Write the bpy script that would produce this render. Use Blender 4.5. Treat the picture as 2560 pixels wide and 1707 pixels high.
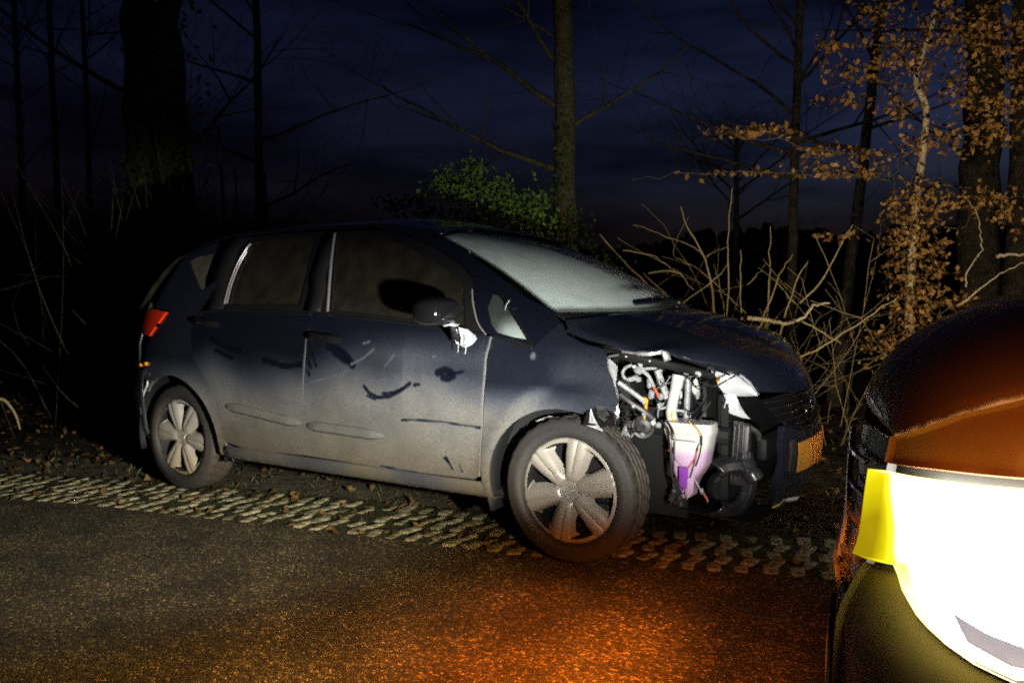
import bpy, bmesh, math, random
import numpy as np
from bisect import bisect_right
from mathutils import Vector, Matrix
from mathutils.geometry import delaunay_2d_cdt

for o in list(bpy.data.objects): bpy.data.objects.remove(o)
SC = bpy.context.scene
COL = SC.collection
rnd = random.Random(7)

# ------------------------------------------------------------------ camera
CAM = np.array([2.9623, -3.7848, 1.1469]); YAW, PITCH, ROLL, FPX = .57265, -.06, -.01, 2066.0
def cam_axes():
    cy, sy = math.cos(YAW), math.sin(YAW)
    f = np.array([-sy, cy, 0]); r = np.array([cy, sy, 0]); u = np.array([0, 0, 1.])
    cp, sp = math.cos(PITCH), math.sin(PITCH)
    f2 = f*cp + u*sp; u2 = u*cp - f*sp
    cr, sr = math.cos(ROLL), math.sin(ROLL)
    return r*cr + u2*sr, u2*cr - r*sr, f2
CR, CU, CF = cam_axes()
cam_data = bpy.data.cameras.new('camera'); cam = bpy.data.objects.new('camera', cam_data); COL.objects.link(cam)
cam_data.sensor_width = 36.0; cam_data.lens = FPX/2560*36.0; cam_data.clip_start = .05; cam_data.clip_end = 3000
cam.matrix_world = Matrix(((CR[0], CU[0], -CF[0], CAM[0]), (CR[1], CU[1], -CF[1], CAM[1]), (CR[2], CU[2], -CF[2], CAM[2]), (0, 0, 0, 1)))
SC.camera = cam

# ------------------------------------------------------------------ sky (late dusk, sun well under the horizon)
SUN_EL, SUN_ROT = math.radians(-3.7), math.radians(38)
world = bpy.data.worlds.new('World'); SC.world = world; world.use_nodes = True
wn, wl = world.node_tree.nodes, world.node_tree.links
wn.clear()
w_out = wn.new('ShaderNodeOutputWorld'); w_bg = wn.new('ShaderNodeBackground')
sky = wn.new('ShaderNodeTexSky'); sky.sky_type = 'NISHITA'; sky.sun_disc = False
sky.sun_elevation = SUN_EL; sky.sun_rotation = SUN_ROT; sky.altitude = 20; sky.air_density = 1.0; sky.dust_density = .2; sky.ozone_density = 3.0
tc = wn.new('ShaderNodeTexCoord'); mp = wn.new('ShaderNodeMapping'); mp.inputs['Scale'].default_value = (1.0, 1.0, 5.0)
cn = wn.new('ShaderNodeTexNoise'); cn.inputs['Scale'].default_value = 2.2; cn.inputs['Detail'].default_value = 5; cn.inputs['Roughness'].default_value = .55
cr_ = wn.new('ShaderNodeValToRGB'); cr_.color_ramp.elements[0].position = .38; cr_.color_ramp.elements[0].color = (.22, .22, .26, 1)
cr_.color_ramp.elements[1].position = .62; cr_.color_ramp.elements[1].color = (1, 1, 1, 1)
mx = wn.new('ShaderNodeMix'); mx.data_type = 'RGBA'; mx.blend_type = 'MULTIPLY'; mx.inputs['Factor'].default_value = 1.0
wl.new(tc.outputs['Generated'], mp.inputs['Vector']); wl.new(mp.outputs['Vector'], cn.inputs['Vector'])
wl.new(cn.outputs['Fac'], cr_.inputs['Fac']); wl.new(sky.outputs['Color'], mx.inputs['A']); wl.new(cr_.outputs['Color'], mx.inputs['B'])
sz_ = wn.new('ShaderNodeSeparateXYZ'); wl.new(tc.outputs['Generated'], sz_.inputs[0])       # bank of dark cloud all round the horizon
bk = wn.new('ShaderNodeMapRange'); bk.interpolation_type = 'SMOOTHSTEP'; bk.inputs[1].default_value = .03; bk.inputs[2].default_value = .21; bk.inputs[3].default_value = .22; bk.inputs[4].default_value = 1.0; wl.new(sz_.outputs['Z'], bk.inputs[0])
sc_ = wn.new('ShaderNodeVectorMath'); sc_.operation = 'SCALE'; wl.new(mx.outputs['Result'], sc_.inputs[0]); wl.new(bk.outputs[0], sc_.inputs['Scale'])
wl.new(sc_.outputs[0], w_bg.inputs['Color']); w_bg.inputs['Strength'].default_value = .095
wl.new(w_bg.outputs['Background'], w_out.inputs['Surface'])

SC.view_settings.view_transform = 'Standard'; SC.view_settings.look = 'None'
SC.view_settings.exposure = 2.4; SC.view_settings.gamma = 1.0; SC.view_settings.use_curve_mapping = False
SC.cycles.max_bounces = 8; SC.cycles.transparent_max_bounces = 12
SC.cycles.sample_clamp_indirect = 3.0
SC.cycles.filter_width = 1.9
SC.cycles.use_denoising = False      # keep the fine grain of a high-ISO night picture

# strengths of the service car's lit lamps and the added fills round them (used by its lamp builder below)
HEADLAMP_W, INDICATOR_W, TREE_FILL = 175.0, 155.0, .32

# ------------------------------------------------------------------ generic helpers
def interp(x, pts):
    xs = [p[0] for p in pts]; ys = [p[1] for p in pts]
    if x <= xs[0]: return ys[0]
    if x >= xs[-1]: return ys[-1]
    i = bisect_right(xs, x)-1; h = xs[i+1]-xs[i]; t = (x-xs[i])/h
    def sl(j):
        if j <= 0: return (ys[1]-ys[0])/(xs[1]-xs[0])
        if j >= len(xs)-1: return (ys[-1]-ys[-2])/(xs[-1]-xs[-2])
        a = (ys[j]-ys[j-1])/(xs[j]-xs[j-1]); b = (ys[j+1]-ys[j])/(xs[j+1]-xs[j])
        return 0 if a*b <= 0 else 2*a*b/(a+b)
    m0, m1 = sl(i)*h, sl(i+1)*h; t2, t3 = t*t, t*t*t
    return (2*t3-3*t2+1)*ys[i]+(t3-2*t2+t)*m0+(-2*t3+3*t2)*ys[i+1]+(t3-t2)*m1
def sm(a, b, x):
    t = min(1, max(0, (x-a)/(b-a))); return t*t*(3-2*t)
def at(px, py, d):
    """world point seen at (px,py) of the 2352-wide picture, d metres along the ray"""
    k = 2560/2352
    v = CF*FPX + CR*(px*k-1280) - CU*(py*k-853.5); v = v/np.linalg.norm(v)
    return Vector(CAM + v*d)

def link(o, parent=None):
    COL.objects.link(o)
    if parent is not None: o.parent = parent
    return o
def mesh_obj(name, verts, faces, mat, parent=None, smooth=True, sharp=35, loc=None):
    me = bpy.data.meshes.new(name); me.from_pydata([tuple(v) for v in verts], [], [tuple(f) for f in faces]); me.update()
    if mat is not None: me.materials.append(mat)
    if smooth:
        me.shade_smooth()
        if sharp: me.set_sharp_from_angle(angle=math.radians(sharp))
    o = bpy.data.objects.new(name, me)
    if loc is not None: o.location = loc
    return link(o, parent)
def tag(o, label=None, cat=None, group=None, kind=None):
    if label: o['label'] = label
    if cat: o['category'] = cat
    if group: o['group'] = group
    if kind: o['kind'] = kind
    return o
def empty(name, loc=(0, 0, 0), rz=0):
    o = bpy.data.objects.new(name, None); o.location = loc; o.rotation_euler = (0, 0, rz); o.empty_display_size = .2
    return link(o)

class MB:
    def __init__(s): s.v = []; s.f = []
    def add(s, v, f):
        n = len(s.v); s.v += [tuple(p) for p in v]; s.f += [tuple(i+n for i in q) for q in f]; return s
    def box(s, c, size, rot=None, bevel=0.0):
        hx, hy, hz = size[0]/2, size[1]/2, size[2]/2; R = rot or Matrix.Identity(3); c = Vector(c)
        b = min(bevel, hx*.9, hy*.9, hz*.9)
        if b <= 0:
            v = [c+R@Vector((x*hx, y*hy, z*hz)) for x in (-1, 1) for y in (-1, 1) for z in (-1, 1)]
            return s.add(v, [(0, 1, 3, 2), (4, 6, 7, 5), (0, 4, 5, 1), (2, 3, 7, 6), (0, 2, 6, 4), (1, 5, 7, 3)])
        bm = bmesh.new(); bmesh.ops.create_cube(bm, size=1)
        for p in bm.verts: p.co = Vector((p.co.x*size[0], p.co.y*size[1], p.co.z*size[2]))
        bmesh.ops.bevel(bm, geom=bm.edges[:], offset=b, segments=2, affect='EDGES', profile=.5)
        bm.verts.index_update()
        s.add([c+R@p.co for p in bm.verts], [[q.index for q in f.verts] for f in bm.faces]); bm.free(); return s
    def tube(s, pts, r, n=8, cap=True, closed=False):
        pts = [Vector(p) for p in pts]; m = len(pts)
        rr = list(r) if hasattr(r, '__len__') else [r]*m
        up = Vector((0, 0, 1)); v = []; prev = None
        for i, p in enumerate(pts):
            if closed: t = pts[(i+1) % m]-pts[i-1]
            else: t = pts[min(i+1, m-1)]-pts[max(i-1, 0)]
            if t.length < 1e-9: t = Vector((0, 0, 1))
            t.normalize()
            a = prev if prev is not None else (up if abs(t.z) < .9 else Vector((1, 0, 0)))
            a = a-t*a.dot(t)
            if a.length < 1e-6: a = t.orthogonal()
            a.normalize(); prev = a; b = t.cross(a)
            v += [p+(a*math.cos(2*math.pi*k/n)+b*math.sin(2*math.pi*k/n))*rr[i] for k in range(n)]
        f = []
        for i in range(m if closed else m-1):
            for k in range(n):
                j = (i+1) % m
                f.append((i*n+k, i*n+(k+1) % n, j*n+(k+1) % n, j*n+k))
        if cap and not closed: f += [tuple(range(n))[::-1], tuple((m-1)*n+k for k in range(n))]
        return s.add(v, f)
    def lathe(s, prof, n=48, M=None, close=False):
        """prof: list of (radius, axial); axis = local Y; M: 4x4"""
        M = M or Matrix.Identity(4); v = []
        for r, a in prof:
            v += [M@Vector((r*math.cos(2*math.pi*k/n), a, r*math.sin(2*math.pi*k/n))) for k in range(n)]
        m = len(prof); f = []
        for i in range(m if close else m-1):
            j = (i+1) % m
            for k in range(n): f.append((i*n+k, i*n+(k+1) % n, j*n+(k+1) % n, j*n+k))
        return s.add(v, f)
    def build(s, name, mat, parent=None, smooth=True, sharp=35): return mesh_obj(name, s.v, s.f, mat, parent, smooth, sharp)

def in_poly(pts, poly):
    x = pts[:, 0]; y = pts[:, 1]; ins = np.zeros(len(pts), bool); n = len(poly); j = n-1
    for i in range(n):
        xi, yi = poly[i]; xj, yj = poly[j]
        if yi != yj:
            c = ((yi > y) != (yj > y)) & (x < (xj-xi)*(y-yi)/(yj-yi)+xi); ins ^= c
        j = i
    return ins
def poly_dist(pts, poly):
    d = np.full(len(pts), 1e9)
    for i in range(len(poly)):
        a = np.array(poly[i-1]); b = np.array(poly[i]); ab = b-a; L = ab@ab
        t = np.clip(((pts-a)@ab)/max(L, 1e-12), 0, 1); q = a+t[:, None]*ab
        d = np.minimum(d, np.hypot(*(pts-q).T))
    return d
def area2(p): return sum(p[i-1][0]*p[i][1]-p[i][0]*p[i-1][1] for i in range(len(p)))/2
def densify(poly, step):
    out = []
    for i in range(len(poly)):
        a = poly[i]; b = poly[(i+1) % len(poly)]; n = max(1, int(math.hypot(b[0]-a[0], b[1]-a[1])/step+.5))
        out += [(a[0]+(b[0]-a[0])*k/n, a[1]+(b[1]-a[1])*k/n) for k in range(n)]
    return out
def shrink(poly, g):
    if area2(poly) < 0: poly = poly[::-1]
    n = len(poly); out = []
    for i in range(n):
        p, q, r = np.array(poly[i-1]), np.array(poly[i]), np.array(poly[(i+1) % n])
        def nr(a, b):
            d = b-a; L = np.hypot(*d); return np.array([-d[1], d[0]])/max(L, 1e-9)
        m = nr(p, q)+nr(q, r); L = np.hypot(*m)
        m = m/L if L > 1e-6 else nr(p, q)
        out.append(tuple(q+m*g))
    return out
def fill2d(poly, step, holes=()):
    allp = [poly]+list(holes); vs = []; ed = []
    for p in allp:
        s0 = len(vs); vs += p; ed += [(s0+i, s0+(i+1) % len(p)) for i in range(len(p))]
    xs = [p[0] for p in poly]; ys = [p[1] for p in poly]
    gx = np.arange(min(xs)+step*.5, max(xs), step); gy = np.arange(min(ys)+step*.5, max(ys), step)
    if len(gx) and len(gy):
        G = np.array([(a+(step*.5 if k % 2 else 0), b) for k, b in enumerate(gy) for a in gx])
        ok = in_poly(G, poly) & (poly_dist(G, poly) > step*.45)
        for h in holes: ok &= ~in_poly(G, h) & (poly_dist(G, h) > step*.45)
        vs = vs+[tuple(p) for p in G[ok]]
    r = delaunay_2d_cdt([Vector(p) for p in vs], ed, [], 0, 1e-6)
    V = np.array([tuple(p) for p in r[0]]); F = [list(f) for f in r[2]]
    C = np.array([V[f].mean(axis=0) for f in F]); ok = in_poly(C, poly)
    for h in holes: ok &= ~in_poly(C, h)
    F = [f for f, k in zip(F, ok) if k]
    return V, F
def panel(name, poly, mapf, mat, parent, step=.03, gap=.0022, flange=.014, flip=False, holes=(), attr=None, thick=None, dstep=None):
    """a sheet cut to a 2-d outline, bent onto a surface, with turned-in edges"""
    poly = densify(shrink(poly, gap), dstep or step)
    holes = [densify(shrink(h, -gap), dstep or step) for h in holes]
    V, F = fill2d(poly, step, holes)
    e = 1e-3; P = []; N = []
    for u, v in V:
        p = Vector(mapf(u, v)); n = (Vector(mapf(u+e, v))-p).cross(Vector(mapf(u, v+e))-p)
        n = n.normalized() if n.length > 1e-12 else Vector((0, 0, 1))
        P.append(p); N.append(-n if flip else n)
    nf = []
    for f in F:
        a, b, c = P[f[0]], P[f[1]], P[f[2]]
        nf.append(f if (b-a).cross(c-a).dot(N[f[0]]) > 0 else f[::-1])
    cnt = {}
    for f in nf:
        for i in range(len(f)):
            a, b = f[i], f[(i+1) % len(f)]; cnt[(a, b)] = 1
    bd = [(a, b) for (a, b) in cnt if (b, a) not in cnt]
    verts = list(P); att = [attr(u, v) for u, v in V] if attr else None; src = list(range(len(V)))
    if flange:
        mp_ = {}
        for a, b in bd:
            for i in (a, b):
                if i not in mp_: mp_[i] = len(verts); verts.append(P[i]-N[i]*flange); src.append(i)
        for a, b in bd: nf.append([b, a, mp_[a], mp_[b]])
    o = mesh_obj(name, verts, nf, mat, parent)
    if att:
        A = o.data.attributes.new('dirt', 'FLOAT', 'POINT'); A.data.foreach_set('value', np.array([att[i] for i in src], dtype=np.float32))
    return o
def shell(name, pts, mat, parent, bulge=.01, thick=.006, outward=None, rough=0.0, rings=3):
    """a bent piece of sheet with the outline pts (3-d), domed in the middle"""
    pts = [Vector(p) for p in pts]; c = sum(pts, Vector())/len(pts)
    n = Vector()
    for i in range(len(pts)): n += (pts[i-1]-c).cross(pts[i]-c)
    n.normalize()
    if outward is not None and n.dot(Vector(outward)) < 0: n = -n; pts = pts[::-1]
    r = random.Random(len(name)*7+int(abs(c.x*1000)))
    v = []; f = []; m = len(pts)
    for k in range(rings):
        t = k/rings
        for p in pts:
            d = (1-(1-t)**2)
            v.append(p.lerp(c, t)+n*(bulge*d + (r.uniform(-rough, rough) if rough else 0)))
    v.append(c+n*bulge)
    for k in range(rings-1):
        for i in range(m):
            j = (i+1) % m; f.append((k*m+i, k*m+j, (k+1)*m+j, (k+1)*m+i))
    for i in range(m): f.append(((rings-1)*m+i, (rings-1)*m+(i+1) % m, rings*m))
    b0 = len(v); v += [p-n*thick for p in pts]; v.append(c-n*thick+n*bulge*.6)
    for i in range(m):
        j = (i+1) % m; f.append((j, i, b0+i, b0+j)); f.append((b0+j, b0+i, b0+m))
    return mesh_obj(name, v, f, mat, parent, sharp=40)
def arc(a, b, n): return [a+(b-a)*i/n for i in range(n+1)]
def smooth_path(pts, n=6):
    P = [Vector(p) for p in pts]; P = [2*P[0]-P[1]]+P+[2*P[-1]-P[-2]]; out = []
    for i in range(1, len(P)-2):
        for k in range(n):
            t = k/n
            out.append(.5*((2*P[i])+(P[i+1]-P[i-1])*t+(2*P[i-1]-5*P[i]+4*P[i+1]-P[i+2])*t*t+(-P[i-1]+3*P[i]-3*P[i+1]+P[i+2])*t**3))
    out.append(P[-2]); return out

# ------------------------------------------------------------------ materials
def mat(name, base=(.5, .5, .5), rough=.6, metal=0.0, coat=0.0, spec=.5, noise=None, bump=None, emit=None, coat_rough=.06):
    m = bpy.data.materials.new(name); m.use_nodes = True; nt = m.node_tree; b = nt.nodes['Principled BSDF']
    b.inputs['Base Color'].default_value = (*base, 1); b.inputs['Roughness'].default_value = rough; b.inputs['Metallic'].default_value = metal
    b.inputs['Coat Weight'].default_value = coat; b.inputs['Coat Roughness'].default_value = coat_rough; b.inputs['Specular IOR Level'].default_value = spec
    t = nt.nodes.new('ShaderNodeTexCoord')
    if noise:
        scale, c2, lo, hi = noise
        n = nt.nodes.new('ShaderNodeTexNoise'); n.inputs['Scale'].default_value = scale; n.inputs['Detail'].default_value = 6; n.inputs['Roughness'].default_value = .65
        nt.links.new(t.outputs['Object'], n.inputs['Vector'])
        r = nt.nodes.new('ShaderNodeValToRGB'); r.color_ramp.elements[0].position = lo; r.color_ramp.elements[0].color = (*base, 1)
        r.color_ramp.elements[1].position = hi; r.color_ramp.elements[1].color = (*c2, 1)
        nt.links.new(n.outputs['Fac'], r.inputs['Fac']); nt.links.new(r.outputs['Color'], b.inputs['Base Color'])
    if bump:
        scale, st, dist = bump
        n = nt.nodes.new('ShaderNodeTexNoise'); n.inputs['Scale'].default_value = scale; n.inputs['Detail'].default_value = 5
        nt.links.new(t.outputs['Object'], n.inputs['Vector'])
        bu = nt.nodes.new('ShaderNodeBump'); bu.inputs['Strength'].default_value = st; bu.inputs['Distance'].default_value = dist
        nt.links.new(n.outputs['Fac'], bu.inputs['Height']); nt.links.new(bu.outputs['Normal'], b.inputs['Normal'])
    if emit:
        b.inputs['Emission Color'].default_value = (*emit[0], 1); b.inputs['Emission Strength'].default_value = emit[1]
    return m
def dirty(name, base, rough, dirt=(.27, .255, .215), coat=0.0, metal=0.0, dscale=9.0, bump=None, lo=.28, hi=.72):
    """paint under a film of road dust; how thick the film lies comes from the mesh attribute 'dirt'"""
    m = mat(name, base, rough, metal, coat); nt = m.node_tree; b = nt.nodes['Principled BSDF']
    out = [n for n in nt.nodes if n.type == 'OUTPUT_MATERIAL'][0]
    d = nt.nodes.new('ShaderNodeBsdfPrincipled'); d.inputs['Roughness'].default_value = .85; d.inputs['Specular IOR Level'].default_value = .2
    t = nt.nodes.new('ShaderNodeTexCoord'); a = nt.nodes.new('ShaderNodeAttribute'); a.attribute_name = 'dirt'
    n1 = nt.nodes.new('ShaderNodeTexNoise'); n1.inputs['Scale'].default_value = dscale; n1.inputs['Detail'].default_value = 7; n1.inputs['Roughness'].default_value = .62
    n2 = nt.nodes.new('ShaderNodeTexNoise'); n2.inputs['Scale'].default_value = 140; n2.inputs['Detail'].default_value = 3
    for n in (n1, n2): nt.links.new(t.outputs['Object'], n.inputs['Vector'])
    r1 = nt.nodes.new('ShaderNodeMapRange'); r1.inputs[1].default_value = lo; r1.inputs[2].default_value = hi; r1.inputs[3].default_value = .74; r1.inputs[4].default_value = 1.12
    r2 = nt.nodes.new('ShaderNodeMapRange'); r2.inputs[1].default_value = .3; r2.inputs[2].default_value = .7; r2.inputs[3].default_value = .68; r2.inputs[4].default_value = 1.22
    nt.links.new(n1.outputs['Fac'], r1.inputs[0]); nt.links.new(n2.outputs['Fac'], r2.inputs[0])
    m1 = nt.nodes.new('ShaderNodeMath'); m1.operation = 'MULTIPLY'; m2 = nt.nodes.new('ShaderNodeMath'); m2.operation = 'MULTIPLY'; m2.use_clamp = True
    nt.links.new(a.outputs['Fac'], m1.inputs[0]); nt.links.new(r1.outputs[0], m1.inputs[1]); nt.links.new(m1.outputs[0], m2.inputs[0]); nt.links.new(r2.outputs[0], m2.inputs[1])
    n3 = nt.nodes.new('ShaderNodeTexNoise'); n3.inputs['Scale'].default_value = 4; n3.inputs['Detail'].default_value = 4
    nt.links.new(t.outputs['Object'], n3.inputs['Vector'])
    sz = nt.nodes.new('ShaderNodeSeparateXYZ'); nt.links.new(t.outputs['Object'], sz.inputs[0])
    zr = nt.nodes.new('ShaderNodeMapRange'); zr.inputs[1].default_value = .24; zr.inputs[2].default_value = .66; nt.links.new(sz.outputs['Z'], zr.inputs[0])
    cm = nt.nodes.new('ShaderNodeMix'); cm.data_type = 'RGBA'; cm.inputs['A'].default_value = (dirt[0]*.80, dirt[1]*.66, dirt[2]*.42, 1)
    rc = nt.nodes.new('ShaderNodeValToRGB'); rc.color_ramp.elements[0].position = .35; rc.color_ramp.elements[0].color = (*dirt, 1)
    rc.color_ramp.elements[1].position = .7; rc.color_ramp.elements[1].color = (dirt[0]*1.06, dirt[1]*1.0, dirt[2]*.90, 1)
    nt.links.new(n3.outputs['Fac'], rc.inputs['Fac']); nt.links.new(rc.outputs['Color'], cm.inputs['B']); nt.links.new(zr.outputs[0], cm.inputs['Factor']); tb = nt.nodes.new('ShaderNodeMix'); tb.data_type = 'RGBA'; tb.inputs['A'].default_value = (dirt[0]*.86, dirt[1]*.96, dirt[2]*1.26, 1)
    tf = nt.nodes.new('ShaderNodeMapRange'); tf.inputs[1].default_value = .05; tf.inputs[2].default_value = .50; nt.links.new(m2.outputs[0], tf.inputs[0]); nt.links.new(tf.outputs[0], tb.inputs['Factor'])
    nt.links.new(cm.outputs['Result'], tb.inputs['B']); nt.links.new(tb.outputs['Result'], d.inputs['Base Color'])
    ms = nt.nodes.new('ShaderNodeMixShader'); nt.links.new(m2.outputs[0], ms.inputs[0]); nt.links.new(b.outputs[0], ms.inputs[1]); nt.links.new(d.outputs[0], ms.inputs[2])
    nt.links.new(ms.outputs[0], out.inputs['Surface'])
    if bump:
        n = nt.nodes.new('ShaderNodeTexNoise'); n.inputs['Scale'].default_value = bump[0]; n.inputs['Detail'].default_value = 3
        nt.links.new(t.outputs['Object'], n.inputs['Vector']); bu = nt.nodes.new('ShaderNodeBump'); bu.inputs['Strength'].default_value = bump[1]; bu.inputs['Distance'].default_value = bump[2]
        nt.links.new(n.outputs['Fac'], bu.inputs['Height'])
        for s in (b, d): nt.links.new(bu.outputs['Normal'], s.inputs['Normal'])
    return m
def glass_mat(name, tint=.35, dust=.06, dust_col=(.25, .24, .2), attr=False, rough=.02):
    """thin pane: tinted see-through, mirror reflection by Fresnel, and a film of dust or fog (attribute 'dirt' when attr)"""
    m = bpy.data.materials.new(name); m.use_nodes = True; nt = m.node_tree; nt.nodes.clear(); L = nt.links
    out = nt.nodes.new('ShaderNodeOutputMaterial'); tr = nt.nodes.new('ShaderNodeBsdfTransparent'); tr.inputs[0].default_value = (tint, tint, tint*.95, 1)
    gl = nt.nodes.new('ShaderNodeBsdfGlossy'); gl.inputs['Roughness'].default_value = rough; fr = nt.nodes.new('ShaderNodeFresnel'); fr.inputs[0].default_value = 1.5
    s1 = nt.nodes.new('ShaderNodeMixShader'); L.new(fr.outputs[0], s1.inputs[0]); L.new(tr.outputs[0], s1.inputs[1]); L.new(gl.outputs[0], s1.inputs[2])
    df = nt.nodes.new('ShaderNodeBsdfDiffuse'); df.inputs[0].default_value = (*dust_col, 1)
    s2 = nt.nodes.new('ShaderNodeMixShader'); L.new(s1.outputs[0], s2.inputs[1]); L.new(df.outputs[0], s2.inputs[2]); L.new(s2.outputs[0], out.inputs[0])
    t = nt.nodes.new('ShaderNodeTexCoord'); n = nt.nodes.new('ShaderNodeTexNoise'); n.inputs['Scale'].default_value = 11; n.inputs['Detail'].default_value = 7
    L.new(t.outputs['Object'], n.inputs['Vector']); r = nt.nodes.new('ShaderNodeMapRange'); r.inputs[1].default_value = .3; r.inputs[2].default_value = .7
    r.inputs[3].default_value = .6; r.inputs[4].default_value = 1.3; L.new(n.outputs['Fac'], r.inputs[0])
    mu = nt.nodes.new('ShaderNodeMath'); mu.operation = 'MULTIPLY'; mu.use_clamp = True; L.new(r.outputs[0], mu.inputs[0])
    if attr:
        a = nt.nodes.new('ShaderNodeAttribute'); a.attribute_name = 'dirt'; L.new(a.outputs['Fac'], mu.inputs[1])
        r.inputs[3].default_value = .82; r.inputs[4].default_value = 1.1
    else: mu.inputs[1].default_value = dust
    L.new(mu.outputs[0], s2.inputs[0])
    return m

M = {}
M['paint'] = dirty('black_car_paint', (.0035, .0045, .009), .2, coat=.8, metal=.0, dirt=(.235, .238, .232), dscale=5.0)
M['inner'] = mat('dark_inner_panel', (.0035, .0035, .004), .7)
M['black_plastic'] = mat('black_plastic', (.012, .012, .012), .38, bump=(300, .15, .001))
M['gloss_black'] = mat('gloss_black_plastic', (.008, .008, .009), .12, coat=.6)
M['scuffed_black'] = mat('scuffed_black_plastic', (.022, .022, .026), .3, coat=.5, noise=(20, (.045, .043, .045), .45, .75))
M['frame_black'] = mat('window_frame_black', (.01, .01, .01), .3)
M['strip'] = mat('window_strip', (.28, .25, .26), .35, metal=.4)
M['rubber'] = dirty('tyre_rubber', (.012, .012, .012), .6, dirt=(.16, .14, .11), dscale=14, bump=(60, .3, .004))
M['hubcap'] = dirty('silver_hubcap', (.40, .375, .315), .38, dirt=(.35, .30, .22), dscale=16, metal=.25)
M['glass'] = glass_mat('side_window_glass', .22, .105, (.16, .145, .10))
M['dusty_glass'] = glass_mat('dusty_window_glass', .2, .5, (.17, .155, .11))
M['fog_glass'] = glass_mat('fogged_windscreen', .3, 1, (.80, .93, .87), attr=True, rough=.06)
M['chrome'] = mat('chrome', (.75, .76, .78), .12, 1.0)
M['metal'] = mat('bare_grey_metal', (.38, .39, .40), .38, .6, noise=(30, (.2, .2, .2), .4, .7), bump=(40, .3, .004))
M['white_plastic'] = mat('white_plastic', (.62, .63, .60), .4, bump=(25, .2, .004))
M['grey_plastic'] = mat('grey_plastic', (.35, .37, .38), .45, noise=(40, (.2, .2, .2), .45, .7))
M['dark_grey'] = mat('dark_grey_plastic', (.022, .022, .023), .45, noise=(25, (.05, .048, .045), .45, .7))
M['reflector'] = mat('lamp_reflector', (.82, .84, .88), .22, .35, bump=(30, .25, .004))
M['amber'] = mat('amber_bulb', (.9, .33, .02), .3)
M['tail_red'] = mat('red_lamp_lens', (.85, .045, .008), .12, coat=1, bump=(70, .35, .004))
M['yellow_wire'] = mat('yellow_wire', (.8, .5, .03), .4)
M['red_wire'] = mat('red_wire', (.55, .12, .06), .4)
M['black_cable'] = mat('black_cable', (.02, .02, .02), .4)
M['plate'] = mat('yellow_number_plate', (.55, .24, .02), .45, noise=(5, (.36, .15, .07), .35, .7))
M['seat'] = mat('seat_cloth', (.03, .03, .032), .9)
M['pipe_grey'] = mat('pale_grey_pipe', (.46, .48, .48), .4, noise=(45, (.22, .22, .21), .45, .7))
# washer bottle: translucent white plastic over pink fluid, filled to a level
def bottle_mat():
    m = mat('washer_bottle_plastic', (.6, .6, .6), .35); nt = m.node_tree; b = nt.nodes['Principled BSDF']
    t = nt.nodes.new('ShaderNodeTexCoord'); sx = nt.nodes.new('ShaderNodeSeparateXYZ'); nt.links.new(t.outputs['Object'], sx.inputs[0])
    n = nt.nodes.new('ShaderNodeTexNoise'); n.inputs['Scale'].default_value = 12; nt.links.new(t.outputs['Object'], n.inputs['Vector'])
    ad = nt.nodes.new('ShaderNodeMath'); ad.operation = 'MULTIPLY_ADD'; nt.links.new(n.outputs['Fac'], ad.inputs[0]); ad.inputs[1].default_value = .02; nt.links.new(sx.outputs['Z'], ad.inputs[2])
    r = nt.nodes.new('ShaderNodeValToRGB'); r.color_ramp.elements[0].position = 0; r.color_ramp.elements[0].color = (.60, .42, .54, 1)
    mr = nt.nodes.new('ShaderNodeMapRange'); mr.inputs[1].default_value = .30; mr.inputs[2].default_value = .64; nt.links.new(ad.outputs[0], mr.inputs[0])
    r.color_ramp.elements[1].position = .62; r.color_ramp.elements[1].color = (.60, .42, .60, 1)
    e = r.color_ramp.elements.new(.70); e.color = (.64, .63, .60, 1)
    nt.links.new(mr.outputs[0], r.inputs['Fac']); nt.links.new(r.outputs['Color'], b.inputs['Base Color'])
    b.inputs['Subsurface Weight'].default_value = .15; b.inputs['Subsurface Radius'].default_value = (.02, .015, .02)
    return m
M['bottle'] = bottle_mat()
M['purple'] = mat('purple_fluid_window', (.26, .06, .42), .35)

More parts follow.
